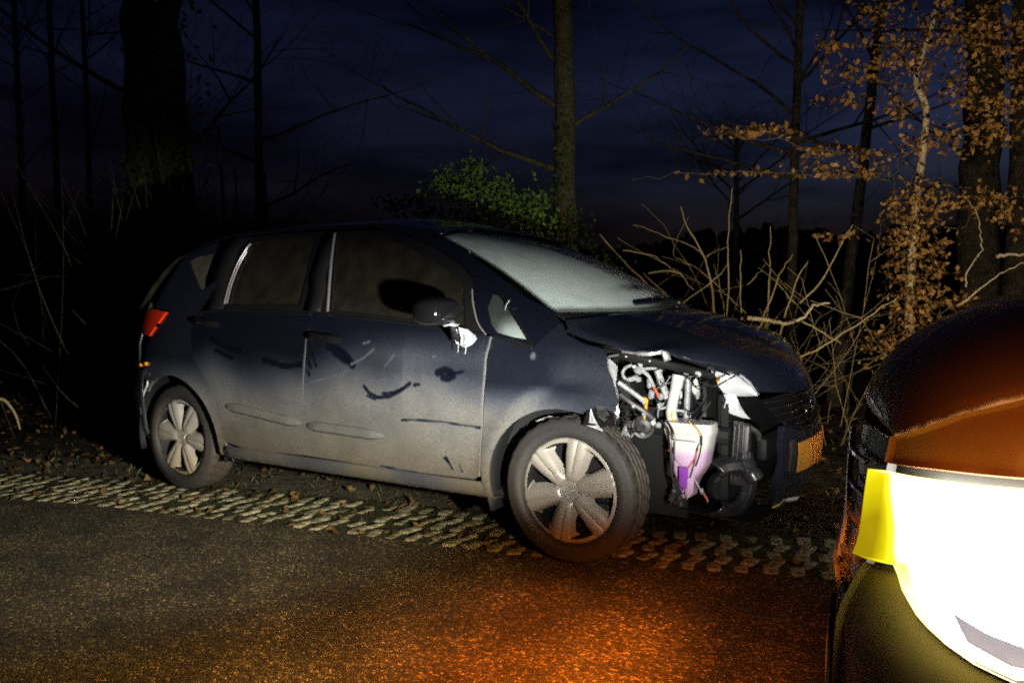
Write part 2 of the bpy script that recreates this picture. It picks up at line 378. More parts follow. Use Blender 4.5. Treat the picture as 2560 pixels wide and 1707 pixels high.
# ================================================================== SETTING
def asphalt_mat():
    m = mat('asphalt', (.05, .05, .05), .75, spec=.4); nt = m.node_tree; b = nt.nodes['Principled BSDF']; L = nt.links
    t = nt.nodes.new('ShaderNodeTexCoord')
    v = nt.nodes.new('ShaderNodeTexVoronoi'); v.inputs['Scale'].default_value = 120; L.new(t.outputs['Object'], v.inputs['Vector'])
    n = nt.nodes.new('ShaderNodeTexNoise'); n.inputs['Scale'].default_value = 3.0; n.inputs['Detail'].default_value = 6; L.new(t.outputs['Object'], n.inputs['Vector'])
    n2 = nt.nodes.new('ShaderNodeTexNoise'); n2.inputs['Scale'].default_value = 55; n2.inputs['Detail'].default_value = 6; n2.inputs['Roughness'].default_value = .7; L.new(t.outputs['Object'], n2.inputs['Vector'])
    sp = nt.nodes.new('ShaderNodeSeparateColor'); L.new(v.outputs['Color'], sp.inputs[0])
    r = nt.nodes.new('ShaderNodeValToRGB'); e = r.color_ramp.elements
    e[0].position = .0; e[0].color = (.017, .013, .006, 1); e[1].position = 1; e[1].color = (.29, .215, .085, 1)
    k = e.new(.62); k.color = (.047, .038, .018, 1); k = e.new(.86); k.color = (.10, .078, .035, 1)
    L.new(sp.outputs[0], r.inputs['Fac'])
    mr = nt.nodes.new('ShaderNodeMapRange'); mr.inputs[1].default_value = .32; mr.inputs[2].default_value = .72; mr.inputs[3].default_value = .45; mr.inputs[4].default_value = 1.5; L.new(n.outputs['Fac'], mr.inputs[0])
    mr2 = nt.nodes.new('ShaderNodeMapRange'); mr2.inputs[1].default_value = .3; mr2.inputs[2].default_value = .72; mr2.inputs[3].default_value = .25; mr2.inputs[4].default_value = 1.7; L.new(n2.outputs['Fac'], mr2.inputs[0])
    mm = nt.nodes.new('ShaderNodeMath'); mm.operation = 'MULTIPLY'; L.new(mr.outputs[0], mm.inputs[0]); L.new(mr2.outputs[0], mm.inputs[1])
    mx = nt.nodes.new('ShaderNodeVectorMath'); mx.operation = 'SCALE'; L.new(r.outputs['Color'], mx.inputs[0]); L.new(mm.outputs[0], mx.inputs['Scale'])
    L.new(mx.outputs[0], b.inputs['Base Color'])
    ad = nt.nodes.new('ShaderNodeMath'); ad.operation = 'SUBTRACT'; L.new(n2.outputs['Fac'], ad.inputs[0]); L.new(v.outputs['Distance'], ad.inputs[1])
    bu = nt.nodes.new('ShaderNodeBump'); bu.inputs['Strength'].default_value = .8; bu.inputs['Distance'].default_value = .012; L.new(ad.outputs[0], bu.inputs['Height']); L.new(bu.outputs['Normal'], b.inputs['Normal'])
    return m
M['asphalt'] = asphalt_mat()
M['soil'] = mat('dark_soil', (.022, .018, .012), .95, spec=.1, noise=(7, (.07, .06, .038), .4, .72), bump=(30, 1.0, .03))
M['joint'] = mat('mossy_soil_between_pavers', (.035, .032, .02), .95, spec=.1, noise=(16, (.07, .085, .03), .46, .68), bump=(60, 1.0, .02))
M['paver'] = mat('weathered_concrete', (.36, .325, .21), .9, spec=.2, noise=(22, (.10, .105, .045), .42, .64), bump=(90, 1.0, .015))
M['litter'] = mat('dead_leaf', (.13, .07, .03), .8, noise=(2.5, (.24, .15, .05), .35, .7))
M['grass'] = mat('grass_blade', (.05, .10, .02), .7, noise=(3, (.12, .13, .04), .35, .7))
M['bark'] = mat('bark', (.075, .062, .042), .9, spec=.15, noise=(11, (.03, .026, .018), .4, .68), bump=(22, 1.0, .06))
M['bark_green'] = mat('mossy_bark', (.085, .078, .045), .9, spec=.15, noise=(9, (.035, .035, .018), .4, .68), bump=(28, 1.0, .04))
M['bark_pale'] = mat('pale_bark', (.34, .28, .17), .8, spec=.2, noise=(14, (.16, .13, .08), .42, .68), bump=(40, .6, .01))
M['twig'] = mat('yellowish_twig', (.20, .155, .065), .75, spec=.2, noise=(12, (.14, .11, .05), .42, .7))
def leaf_mat(name, c1, c2, tr=.35):
    m = bpy.data.materials.new(name); m.use_nodes = True; nt = m.node_tree; nt.nodes.clear(); L = nt.links
    out = nt.nodes.new('ShaderNodeOutputMaterial'); d = nt.nodes.new('ShaderNodeBsdfDiffuse'); t = nt.nodes.new('ShaderNodeBsdfTranslucent'); s = nt.nodes.new('ShaderNodeMixShader'); s.inputs[0].default_value = tr
    g = nt.nodes.new('ShaderNodeNewGeometry'); r = nt.nodes.new('ShaderNodeValToRGB'); r.color_ramp.elements[0].color = (*c1, 1); r.color_ramp.elements[1].color = (*c2, 1)
    L.new(g.outputs['Random Per Island'], r.inputs['Fac'])
    for q in (d, t): L.new(r.outputs['Color'], q.inputs[0])
    L.new(d.outputs[0], s.inputs[1]); L.new(t.outputs[0], s.inputs[2]); L.new(s.outputs[0], out.inputs[0]); return m
M['beech_leaf'] = leaf_mat('dry_beech_leaf', (.10, .052, .016), (.38, .215, .065))
M['green_leaf'] = leaf_mat('green_shrub_leaf', (.055, .125, .02), (.18, .27, .05))
M['ivy_leaf'] = leaf_mat('ivy_leaf', (.03, .075, .012), (.10, .17, .03))
M['litter'] = leaf_mat('fallen_leaf', (.05, .03, .012), (.20, .12, .045), .1)

# road edge, in plan: the road lies on the camera's side
EDGE = [(-80, -24.0), (-20, -6.9), (-8, -3.3), (-3.2, -1.80), (-2.05, -1.447), (-1.48, -1.27), (-.63, -1.10), (.17, -.93), (.88, -.81), (1.52, -.66), (2.25, -.40), (4.0, .06), (12, 2.1), (80, 20)]
def edge_y(x): return interp(x, EDGE)
def strip(name, xs, off0, off1, z, m, kind='structure', nrow=1):
    v = []; f = []
    for x in xs:
        for k in range(nrow+1): v.append((x, edge_y(x)+off0+(off1-off0)*k/nrow, z))
    n = nrow+1
    for i in range(len(xs)-1):
        for k in range(nrow): f.append((i*n+k, (i+1)*n+k, (i+1)*n+k+1, i*n+k+1))
    o = mesh_obj(name, v, f, m, smooth=False); return tag(o, kind=kind)
XS = [-80, -50, -30, -20, -12, -8]+[-6+.25*i for i in range(57)]+[10, 14, 20, 30, 50, 80]
# verge and field: one sheet to the horizon, a little uneven near the car
def ground_sheet():
    v = []; f = []
    def h(x, y):
        d = y-edge_y(max(-80, min(80, x)))
        if abs(x) > 40 or abs(y) > 40: return -.03
        a = sm(.75, 2.6, d)
        return -.022 + a*(.05*math.sin(x*1.3+y*.7)+.04*math.sin(y*2.1-x*.9)+.02*math.sin(x*4.1+1)*math.sin(y*3.3))
    g1 = sorted(set([-900, -400, -200, -100, -60, -40]+[round(-14+.4*i, 2) for i in range(60)]+[12, 16, 24, 40, 60, 100, 200, 400, 900]))
    for y in g1:
        for x in g1: v.append((x, y, h(x, y)))
    n = len(g1)
    for i in range(n-1):
        for j in range(n-1): f.append((i*n+j, i*n+j+1, (i+1)*n+j+1, (i+1)*n+j))
    return tag(mesh_obj('ground', v, f, M['soil']), kind='structure')
ground = ground_sheet()
road = strip('road', XS, -5.6, 0.0, -.004, M['asphalt'], nrow=1)
pav = strip('paver_strip', XS, 0.0, .62, -.006, M['joint'], nrow=2)
M['gravel'] = mat('trodden_verge_soil', (.055, .05, .036), .95, spec=.1, noise=(9, (.15, .135, .095), .38, .70), bump=(45, 1.0, .03))
strip('verge_path', [x for x in XS if x <= .6], .62, 1.12, -.009, M['gravel'], nrow=2)
# the concrete knobs of the grass pavers, standing up out of the moss
def knob_mesh(seed):
    r = random.Random(seed); v = []; out = []
    base = [(-.020, -.053), (.018, -.055), (.029, -.040), (.030, .036), (.021, .053), (-.018, .055), (-.030, .040), (-.029, -.038)]
    for lay, (z, s) in enumerate(((-.02, 1.05), (.001, 1.0), (.006, .84))):
        for (x, y) in base: v.append(((x+r.uniform(-.003, .003))*s, (y+r.uniform(-.004, .004))*s, z+r.uniform(-.002, .002)))
    n = len(base); f = []
    for l in range(2):
        for i in range(n): f.append((l*n+i, l*n+(i+1) % n, (l+1)*n+(i+1) % n, (l+1)*n+i))
    f.append(tuple(2*n+i for i in range(n)))
    me = bpy.data.meshes.new('paving_knob'); me.from_pydata(v, [], f); me.update(); me.materials.append(M['paver']); me.shade_smooth(); me.set_sharp_from_angle(angle=math.radians(50)); return me
KN = [knob_mesh(i) for i in range(6)]
k = 0
x = -3.45; cnt = 0
while x < 2.75:
    sl = (edge_y(x+.05)-edge_y(x-.05))/.1; a = math.atan(sl)
    for j in range(5):
        if cnt >= 298: break
        if rnd.random() < .035: continue
        d = .055+.112*j+rnd.uniform(-.006, .006)
        ox = (.012 if j % 2 else -.012)+rnd.uniform(-.006, .006)
        o = bpy.data.objects.new('paving_knob', KN[rnd.randrange(6)]); link(o, pav)
        o.location = (x-d*math.sin(a)*.55+ox, edge_y(x)+d*math.cos(a), -.006+rnd.uniform(-.006, .004)); o.rotation_euler = (rnd.uniform(-.06, .06), rnd.uniform(-.06, .06), a*.5+(-.20 if j % 2 else .16)+rnd.uniform(-.06, .06))
        s = rnd.uniform(.92, 1.08); o.scale = (s, s*rnd.uniform(.98, 1.12), 1); cnt += 1
    x += .104

def quads_mesh(name, items, m, parent=None):
    """items: (pos, u-vector, v-vector): pointed leaves with a fold along the middle"""
    v = []; f = []
    for p, a, b, n in items:
        i = len(v)
        v += [p-a, p-a*.15+b, p+a, p-a*.15-b, p-a*.1+n]
        f += [(i, i+1, i+4), (i+1, i+2, i+4), (i+2, i+3, i+4), (i+3, i, i+4)]
    o = mesh_obj(name, v, f, m, parent, smooth=False); return o
def rleaf(p, L, r, flat=0.0):
    d = Vector((r.gauss(0, 1), r.gauss(0, 1), r.gauss(0, 1)*(1-flat))).normalized()
    e = d.cross(Vector((r.gauss(0, 1)*(1-flat), r.gauss(0, 1)*(1-flat), r.gauss(0, 1)+flat*3))).normalized()
    s = L*r.uniform(.7, 1.25)
    return (Vector(p), d*s, e*s*.62, d.cross(e)*s*r.uniform(-.25, .25))
# fallen leaves on the verge
items = []
r_ = random.Random(3)
for i in range(5200):
    x = r_.uniform(-11, 6); d = .62+abs(r_.gauss(0, 1))*3.2
    if r_.random() < .12: d = r_.uniform(-.05, .65)
    y = edge_y(x)+d
    if d > .6 and -1.9 < x < 1.9 and abs(y) < .75 and r_.random() < .5: continue
    items.append(rleaf((x, y, .0+r_.uniform(-.004, .03)*(1 if d > .7 else .4)), .028, r_, .55))
tag(quads_mesh('leaf_litter', items, M['litter']), 'brown leaf litter strewn over the dark verge', 'leaf litter', kind='stuff')
# grass in the joints of the pavers and along the verge
v = []; f = []
for i in range(2600):
    x = r_.uniform(-3.6, 2.2) if r_.random() < .8 else r_.uniform(-7, 4)
    dd = r_.uniform(.02, .62) if r_.random() < .62 else .62+abs(r_.gauss(0, .5))
    cl = math.sin(x*3.7+1)*math.sin(x*9.3+dd*5)
    if cl < -.1 and r_.random() < .8: continue
    p = Vector((x, edge_y(x)+dd, -.016)); h = r_.uniform(.010, .028) if dd < .62 else r_.uniform(.015, .05)
    a = r_.uniform(0, 6.28); w = Vector((math.cos(a), math.sin(a), 0))*.0025; t = p+Vector((r_.gauss(0, .4)*h, r_.gauss(0, .4)*h, h))
    j = len(v); v += [p-w, p+w, (p+t)/2+w*.7+Vector((0, 0, h*.15)), t]; f += [(j, j+1, j+2), (j, j+2, j+3)]
tag(mesh_obj('verge_grass', v, f, M['grass'], smooth=False), 'short green grass and moss growing between the pavers', 'grass', kind='stuff')

# ================================================================== THE WRECKED CAR (nose towards +x, near side towards -y)
car = empty('wrecked_car', (0, 0, 0))
tag(car, 'dark dusty hatchback with torn-off front corner and broken mirror, parked on the verge', 'car')
PLAN = [(-2.0, .40), (-1.96, .52), (-1.86, .66), (-1.7, .765), (-1.5, .81), (-1.2, .835), (-.8, .845), (.7, .845), (1.1, .84), (1.4, .825), (1.65, .785), (1.85, .70), (1.98, .56), (2.06, .36), (2.1, .0)]
VERT = [(.1, -.10), (.17, -.07), (.24, -.04), (.34, -.014), (.5, 0), (.66, .0), (.8, -.008), (.9, -.024), (1.0, -.05), (1.08, -.075)]
BELT = [(-1.7, 1.085), (-1.0, 1.075), (-.2, 1.045), (.5, 1.0), (.93, .965), (1.2, .925), (1.6, .86), (2.1, .70)]
FW, RW = (1.29, .31), (-1.30, .31)
def W(x, z):
    b = interp(x, BELT); p = interp(x, PLAN)
    if z <= b:
        w = p+interp(z, VERT)
        for cx, cz in (FW, RW):
            r = math.hypot(x-cx, z-cz)
            if r < .52 and z > .2: w += .016*math.exp(-((r-.37)/.045)**2)
        # character line under the belt and a shallow scoop along the doors
        w += .006*math.exp(-((z-(.90+.035*(-x)))/.035)**2)*sm(1.35, 1.0, x)*sm(-1.5, -1.2, x)
        w -= .010*math.exp(-((z-.52)/.11)**2)*sm(.85, .5, x)*sm(-.9, -.6, x)
        # dents left by the crash
        w -= .020*math.exp(-(((x-1.33)/.13)**2+((z-.735)/.04)**2)) + .010*math.exp(-(((x-.22)/.16)**2+((z-.80)/.06)**2))
        w -= .007*math.exp(-((z-.556)/.008)**2)*sm(.40, .50, x)*sm(1.0, .9, x)
        return w
    d = z-b
    return p+interp(b, VERT)-.40*d-.12*d*d
def S(off=0.0): return lambda x, z: (x, -W(x, z)-off, z)
def SF(off=0.0): return lambda x, z: (x, W(x, z)+off, z)
def seg_d(x, z, pl):
    d = 9
    for (a, b), (c, e) in zip(pl, pl[1:]):
        L = (c-a)**2+(e-b)**2; t = max(0, min(1, ((x-a)*(c-a)+(z-b)*(e-b))/L)); d = min(d, math.hypot(x-a-t*(c-a), z-b-t*(e-b)))
    return d
WIPES = [([(.215, .70), (.25, .668), (.30, .652), (.37, .660), (.44, .690), (.50, .728)], .010), ([(.33, .672), (.40, .682), (.46, .706)], .006), ([(.235, .655), (.285, .640)], .006), ([(.525, .722), (.555, .728)], .008),
         ([(.66, .785), (.70, .80), (.735, .79)], .018), ([(.69, .765), (.72, .76), (.75, .775)], .016), ([(.74, .788), (.80, .795)], .007),
         ([(.437, .552), (.55, .560), (.70, .562), (.90, .553)], .0045), ([(.69, .398), (.715, .378), (.73, .352)], .006), ([(.70, .40), (.71, .385)], .010), ([(.775, .375), (.785, .345)], .004),
         ([(-.03, .885), (.05, .865), (.10, .83), (.13, .80)], .022), ([(.02, .86), (.09, .825)], .026), ([(-.15, .86), (-.135, .83)], .008), ([(-.165, .80), (-.15, .775)], .009), ([(-.12, .80), (-.11, .785)], .007), ([(-.17, .755), (-.155, .735)], .008), ([(-.14, .835), (-.125, .815)], .007),
         ([(-.95, .90), (-.80, .855), (-.70, .84)], .014), ([(-.50, .80), (-.35, .775), (-.22, .785)], .016), ([(-.90, .84), (-.75, .80)], .012),
         ([(.30, .318), (.5, .308), (.70, .30)], .006), ([(-.86, .325), (-.75, .305), (-.6, .302)], .007)]
DRAGS = [([(-.15, .70), (.0, .735), (.10, .77)], .004), ([(.12, .80), (.20, .835), (.27, .88)], .0045), ([(.20, .905), (.24, .915)], .006), ([(.34, .80), (.40, .86)], .0035), ([(1.10, .80), (1.16, .88)], .003), ([(.63, .855), (.645, .857)], .006), ([(1.36, .80), (1.365, .803)], .005), ([(1.42, .76), (1.423, .764)], .005)]
def dirt_door(x, z):
    top = .815+.03*math.sin(x*5)+.02*math.sin(x*13+z*9)
    if x < -.2: top -= .03*sm(-.2, -.5, x)
    if x > .45: top += .03
    d = .012+.67*sm(top+.10, top-.26, z)**1.3+.13*sm(1.0, .84, z)*sm(.78, .86, z)*sm(-.1, .5, x)
    d *= .84+.16*sm(.24, .5, z)
    if x < -.2: d *= 1-.35*math.exp(-(((x+.62)/.3)**2+((z-.78)/.07)**2))
    for pl, w in WIPES:
        q = seg_d(x, z, pl)
        if q < w*2: d *= 1-.95*sm(w*1.2, w*.8, q)
    for pl, w in DRAGS:
        w = max(w, .007); q = seg_d(x, z, pl)
        if q < w*2: d = max(d, .40*sm(w*1.2, w*.3, q))
    return d
def dirt_fender(x, z):
    d = .03+.5*sm(.76, .60, z)*sm(1.40, 1.20, x)+.10*sm(.95, .8, z)*sm(1.2, 1.35, x)
    r = math.hypot(x-FW[0], z-FW[1]); d = max(d, .62*sm(.47, .40, r)*sm(1.34, 1.10, x))
    d *= 1-.8*math.exp(-(((x-1.33)/.11)**2+((z-.745)/.035)**2))
    for pl, w in DRAGS:
        q = seg_d(x, z, pl)
        if q < w*2: d = max(d, .6*sm(w*1.2, w*.3, q))
    return d
def dirt_low(x, z): return .10+.55*sm(.9, .45, z)
def grid_obj(name, rows, m, parent, flip=False, thick=0.0, attr=None, sharp=40):
    n = len(rows[0]); v = [Vector(p) for r in rows for p in r]; f = []
    for i in range(len(rows)-1):
        for j in range(n-1):
            q = (i*n+j, i*n+j+1, (i+1)*n+j+1, (i+1)*n+j); f.append(q[::-1] if flip else q)
    o = mesh_obj(name, v, f, m, parent, sharp=sharp)
    if attr:
        A = o.data.attributes.new('dirt', 'FLOAT', 'POINT'); A.data.foreach_set('value', np.array([attr(i/(len(rows)-1), j/(n-1), v[i*n+j]) for i in range(len(rows)) for j in range(n)], dtype=np.float32))
    if thick:
        md = o.modifiers.new('sheet', 'SOLIDIFY'); md.thickness = thick; md.offset = -1
    return o

def archpts(c, a0, a1, n, rfun): return [(c[0]+rfun(a)*math.cos(math.radians(a)), c[1]+rfun(a)*math.sin(math.radians(a))) for a in arc(a0, a1, n)]
FD = [(.938, .955), (.925, .85), (.912, .66), (.902, .50), (.893, .38), (.880, .332), (.845, .316), (.36, .308), (-.212, .318), (-.205, .55), (-.192, .80), (-.183, 1.045), (.10, 1.032), (.351, 1.014), (.60, .992), (.785, .973)]
RD = [(-.212, .318), (-.55, .306), (-.70, .310), (-.845, .332), (-.862, .40), (-.885, .52), (-.925, .61), (-.975, .672), (-1.036, .728), (-1.095, .79), (-1.127, .85), (-1.145, .94), (-1.148, 1.010), (-1.115, 1.032), (-1.03, 1.060), (-.60, 1.060), (-.183, 1.045), (-.192, .80), (-.205, .55)]
FDF = [(-.183, 1.045), (-.228, 1.480), (.10, 1.468), (.30, 1.428), (.50, 1.362), (.68, 1.275), (.765, 1.215), (.80, 1.12), (.85, 1.022), (.905, .968), (.785, .973), (.60, .992), (.351, 1.014), (.10, 1.032)]
FDG = [(-.055, 1.066), (-.168, 1.437), (.119, 1.422), (.26, 1.388), (.401, 1.338), (.60, 1.250), (.70, 1.200), (.725, 1.172), (.780, .996), (.60, 1.012), (.351, 1.036), (.10, 1.055)]
RDF = [(-.183, 1.045), (-.228, 1.480), (-.63, 1.486), (-.86, 1.474), (-.925, 1.43), (-.965, 1.36), (-1.01, 1.24), (-1.075, 1.10), (-1.115, 1.032), (-1.03, 1.060), (-.60, 1.060)]
RDG = [(-.300, 1.092), (-.335, 1.450), (-.628, 1.456), (-.80, 1.443), (-.850, 1.412), (-.878, 1.33), (-.892, 1.22), (-.884, 1.092), (-.60, 1.094)]
frf = lambda a: .352
FENDER = [(.940, .953), (1.03, .938), (1.152, .910), (1.18, .945), (1.262, 1.020), (1.300, .970), (1.377, .936), (1.480, .912), (1.497, .84), (1.520, .78), (1.543, .71), (1.530, .655), (1.50, .672), (1.472, .683), (1.42, .668), (1.40, .648)] + archpts(FW, 73, 183, 16, frf)[1:] + [(.938, .245), (.895, .245), (.896, .38), (.905, .50), (.915, .66), (.928, .85)]
rrf = lambda a: .372+.032*sm(70, 10, a)
QUARTER = [(-.862, .40), (-.885, .52), (-.925, .61), (-.975, .672), (-1.036, .728), (-1.095, .79), (-1.127, .85), (-1.145, .94), (-1.148, 1.010), (-1.115, 1.032), (-1.075, 1.10), (-1.01, 1.24), (-.965, 1.36), (-.925, 1.43), (-.86, 1.474), (-1.0, 1.475), (-1.2, 1.446), (-1.36, 1.400), (-1.48, 1.34), (-1.53, 1.24), (-1.575, 1.160), (-1.60, 1.070), (-1.52, 1.062), (-1.42, 1.054), (-1.50, .966), (-1.575, .90), (-1.63, .80), (-1.66, .70), (-1.60, .585)] + archpts(RW, 136, -8, 18, rrf) + [(-.845, .25), (-.843, .332)]
QGL = [(-1.375, 1.350), (-1.30, 1.372), (-1.083, 1.392), (-1.06, 1.375), (-1.10, 1.22), (-1.125, 1.175), (-1.165, 1.185)]
APIL = [(.905, .968), (.85, 1.022), (.80, 1.12), (.765, 1.215), (.68, 1.275), (.50, 1.362), (.30, 1.428), (.10, 1.468), (.10, 1.488), (.30, 1.462), (.525, 1.418), (.62, 1.372), (.719, 1.322), (.862, 1.246), (1.076, 1.121), (1.205, 1.072), (1.262, 1.020), (1.18, .945), (1.152, .910), (1.03, .938), (.940, .953)]
APG = [(.895, 1.135), (.885, 1.08), (.925, 1.005), (.965, .972), (1.06, .952), (1.115, .945), (1.06, 1.01), (.98, 1.085), (.925, 1.13)]
def body_side(mk, flip, damaged):
    dd = dirt_door if damaged else dirt_low
    fd = panel('front_door', FD, mk(), M['paint'], car, step=.0064 if damaged else .05, flip=flip, attr=(lambda x, z: max(dd(x, z), .75*sm(.012, .006, seg_d(x, z, FD[:6])))) if damaged else dd, dstep=.01)  # light catching the front door edge is painted in as extra dust
    rd = panel('rear_door', RD, mk(), M['paint'], car, step=.011 if damaged else .05, flip=flip, attr=(lambda x, z: max(dd(x, z), .6*sm(.012, .006, seg_d(x, z, RD[-3:]+[RD[0]]))*sm(1.0, .85, z))) if damaged else dd, dstep=.012)  # bright line on the pillar seam is a painted highlight, laid in as dust
    panel('window_frame', FDF, mk(-.002), M['frame_black'], fd, step=.04, flip=flip, holes=[FDG], gap=.003, dstep=.03)
    panel('window_pane', FDG, mk(-.012), M['glass'], fd, step=.06, flip=flip, gap=-.004, flange=.004)
    panel('window_frame', RDF, mk(-.002), M['frame_black'], rd, step=.04, flip=flip, holes=[RDG], gap=.003, dstep=.03)
    panel('window_pane', RDG, mk(-.012), M['glass'], rd, step=.06, flip=flip, gap=-.004, flange=.004)
    fen = FENDER if damaged else FENDER[:7]+[(1.60, .89), (1.75, .862), (1.80, .80), (1.70, .66), (1.64, .52)]+archpts(FW, 31, 183, 20, frf)[1:]+FENDER[-6:]
    panel('front_fender', fen, mk(), M['paint'], car, step=.02 if damaged else .05, flip=flip, attr=dirt_fender if damaged else dirt_low, dstep=.015)
    q = panel('rear_quarter', QUARTER, mk(), M['paint'], car, step=.025, flip=flip, attr=lambda x, z: .05+.6*sm(.80, .55, z), holes=[QGL], dstep=.02)
    panel('quarter_window', QGL, mk(-.008), M['dusty_glass'], q, step=.05, flip=flip, gap=-.004, flange=.004)
    ap = panel('windscreen_pillar', APIL, mk(), M['paint'], car, step=.03, flip=flip, holes=[APG], attr=lambda x, z: .008, dstep=.02)
    panel('corner_window', APG, mk(-.006), M['fog_glass'], ap, step=.03, flip=flip, gap=-.004, flange=.004, attr=lambda x, z: .04+.32*sm(1.05, .97, z)*sm(.93, 1.02, x))
    sg = -1 if not flip else 1
    # sill
    rows = []
    for x in arc(-.86, .93, 40):
        w = interp(x, PLAN); rows.append([(x, sg*(w+o), z) for o, z in ((-.016, .311), (-.014, .290), (-.022, .262), (-.034, .245), (-.055, .232), (-.12, .226))])
    grid_obj('sill', rows, M['paint'], car, flip=(sg > 0), thick=.004, attr=lambda a, b, p: .42+.15*math.sin(p.x*9))
    # strips along the glass edges and on the belt
    def strip_line(pl, r, m, par, off=.002, nm='window_strip'):
        pts = smooth_path([(x, sg*(W(x, z)+off), z) for x, z in pl], 5); MB().tube(pts, r, 6).build(nm, m, par)
    strip_line([(-.083, 1.058), (-.125, 1.20), (-.165, 1.33), (-.201, 1.462)], .0075, M['strip'], fd)
    strip_line([(-.055, 1.066), (-.095, 1.20), (-.135, 1.33), (-.166, 1.43)], .006, M['frame_black'], fd)
    strip_line([(-.897, 1.095), (-.906, 1.20), (-.898, 1.31), (-.868, 1.40), (-.845, 1.435)], .007, M['strip'], rd)
    strip_line([(-.878, 1.098), (-.888, 1.20), (-.880, 1.31), (-.855, 1.39)], .005, M['strip'], rd)
    strip_line([(-1.10, 1.028), (-1.02, 1.054), (-.6, 1.056), (-.2, 1.042)], .006, M['frame_black'], rd, .004, 'belt_strip')
    strip_line([(-.16, 1.042), (.351, 1.012), (.785, .972), (.90, .962)], .006, M['frame_black'], fd, .004, 'belt_strip')
    strip_line([(.945, .955), (1.03, .941), (1.148, .914)], .008, M['frame_black'], ap, .003)
    strip_line([(.775, 1.215), (.90, 1.165), (1.03, 1.045), (1.15, .918)], .007, M['gloss_black'], ap, .003)
    strip_line([(.778, 1.16), (.80, 1.10), (.85, 1.012), (.905, .962)], .004, M['strip'], ap, .002)
    # rub strips on the doors, with rounded ends
    def rub(x0, z0, x1, z1, par, h=.026):
        n = 26; rows = []
        for i in range(n+1):
            t = i/n; x = x0+(x1-x0)*t; z = z0+(z1-z0)*t; e = min(1, min(t, 1-t)*n*.25)**.5
            rows.append([(x, sg*(W(x, z)+.0005+o*e), z+zz*e) for o, zz in ((-.004, h), (.012, h*.9), (.020, h*.45), (.022, -h*.55), (.014, -h*.95), (-.006, -h))])
        grid_obj('rub_strip', rows, M['paint'], par, flip=(sg < 0), attr=lambda a, b, p: .66 if b < .75 else 0)  # dust-free bottom row paints in the shade under the strip
    rub(-.818, .540, -.222, .482, rd); rub(-.196, .480, .335, .468, fd)
    # door handles: a pull bar over a shallow cup
    def handle(x0, z0, x1, z1, par):
        mid = ((x0+x1)/2, (z0+z1)/2)
        h = MB(); pts = []
        for t in arc(0, 1, 10):
            x = x0+(x1-x0)*t; z = z0+(z1-z0)*t+.006*math.sin(t*math.pi); pts.append((x, sg*(W(x, z)+.006+.032*math.sin(min(1, max(0, t))*math.pi)**.5), z))
        h.tube(pts, [.014, .019, .021, .021, .019, .019, .019, .021, .023, .022, .018], 8).build('door_handle', M['gloss_black'], par)
        c = []
        for k in range(16):
            a = 2*math.pi*k/16; x = mid[0]+.105*math.cos(a); z = mid[1]-.012+.050*math.sin(a); c.append((x, sg*(W(x, z)+.0015), z))
        shell('handle_cup', c, M['gloss_black'], par, bulge=-.012, thick=.004, outward=(0, sg, 0))
    handle(-.165, .935, .060, .915, fd); handle(-1.11, 1.000, -.90, .980, rd)
    # tail lamp wrapping the corner
    tl = [(-1.430, 1.048), (-1.52, 1.058), (-1.62, 1.066), (-1.70, 1.06), (-1.71, .96), (-1.66, .91), (-1.578, .902), (-1.505, .970)]
    panel('tail_lamp', tl, mk(.012), M['tail_red'], car, step=.03, flip=flip, gap=.002, flange=.03)
    return fd, rd
fd, rd = body_side(S, False, True)
body_side(SF, True, False)

# roof, windscreen, bonnet
ZR = [(-1.48, 1.345), (-1.36, 1.402), (-1.2, 1.448), (-1.0, 1.477), (-.86, 1.478), (-.63, 1.489), (-.228, 1.486), (.1, 1.478), (.3, 1.450), (.525, 1.418)]
rows = []
for x in arc(.525, -1.48, 44):
    ze = interp(x, ZR)+.004; we = W(x, ze)-.002; xc = x-.12*sm(.2, .525, x); cr = .048*sm(-1.9, -1.0, x)+.012
    rows.append([(x+(xc-x)*(1-abs(t)**2.2), t*we, ze+cr*(1-abs(t)**2.4)) for t in arc(-1, 1, 32)])
grid_obj('roof', rows, M['paint'], car, thick=.012, flip=True, attr=lambda a, b, p: .006)
def ws_pt(u, v):
    a = abs(u)
    bx, bz = 1.455-.245*a**2.0, 1.052+.010*a; by = .735*u
    tx, tz = .425+.100*a**2.2, 1.466-.050*a**2.4; ty = .600*u
    x = bx+(tx-bx)*v; y = by+(ty-by)*v; z = bz+(tz-bz)*v
    bl = .035*math.sin(math.pi*v)*(1-.5*a); return (x+bl*.5, y, z+bl)
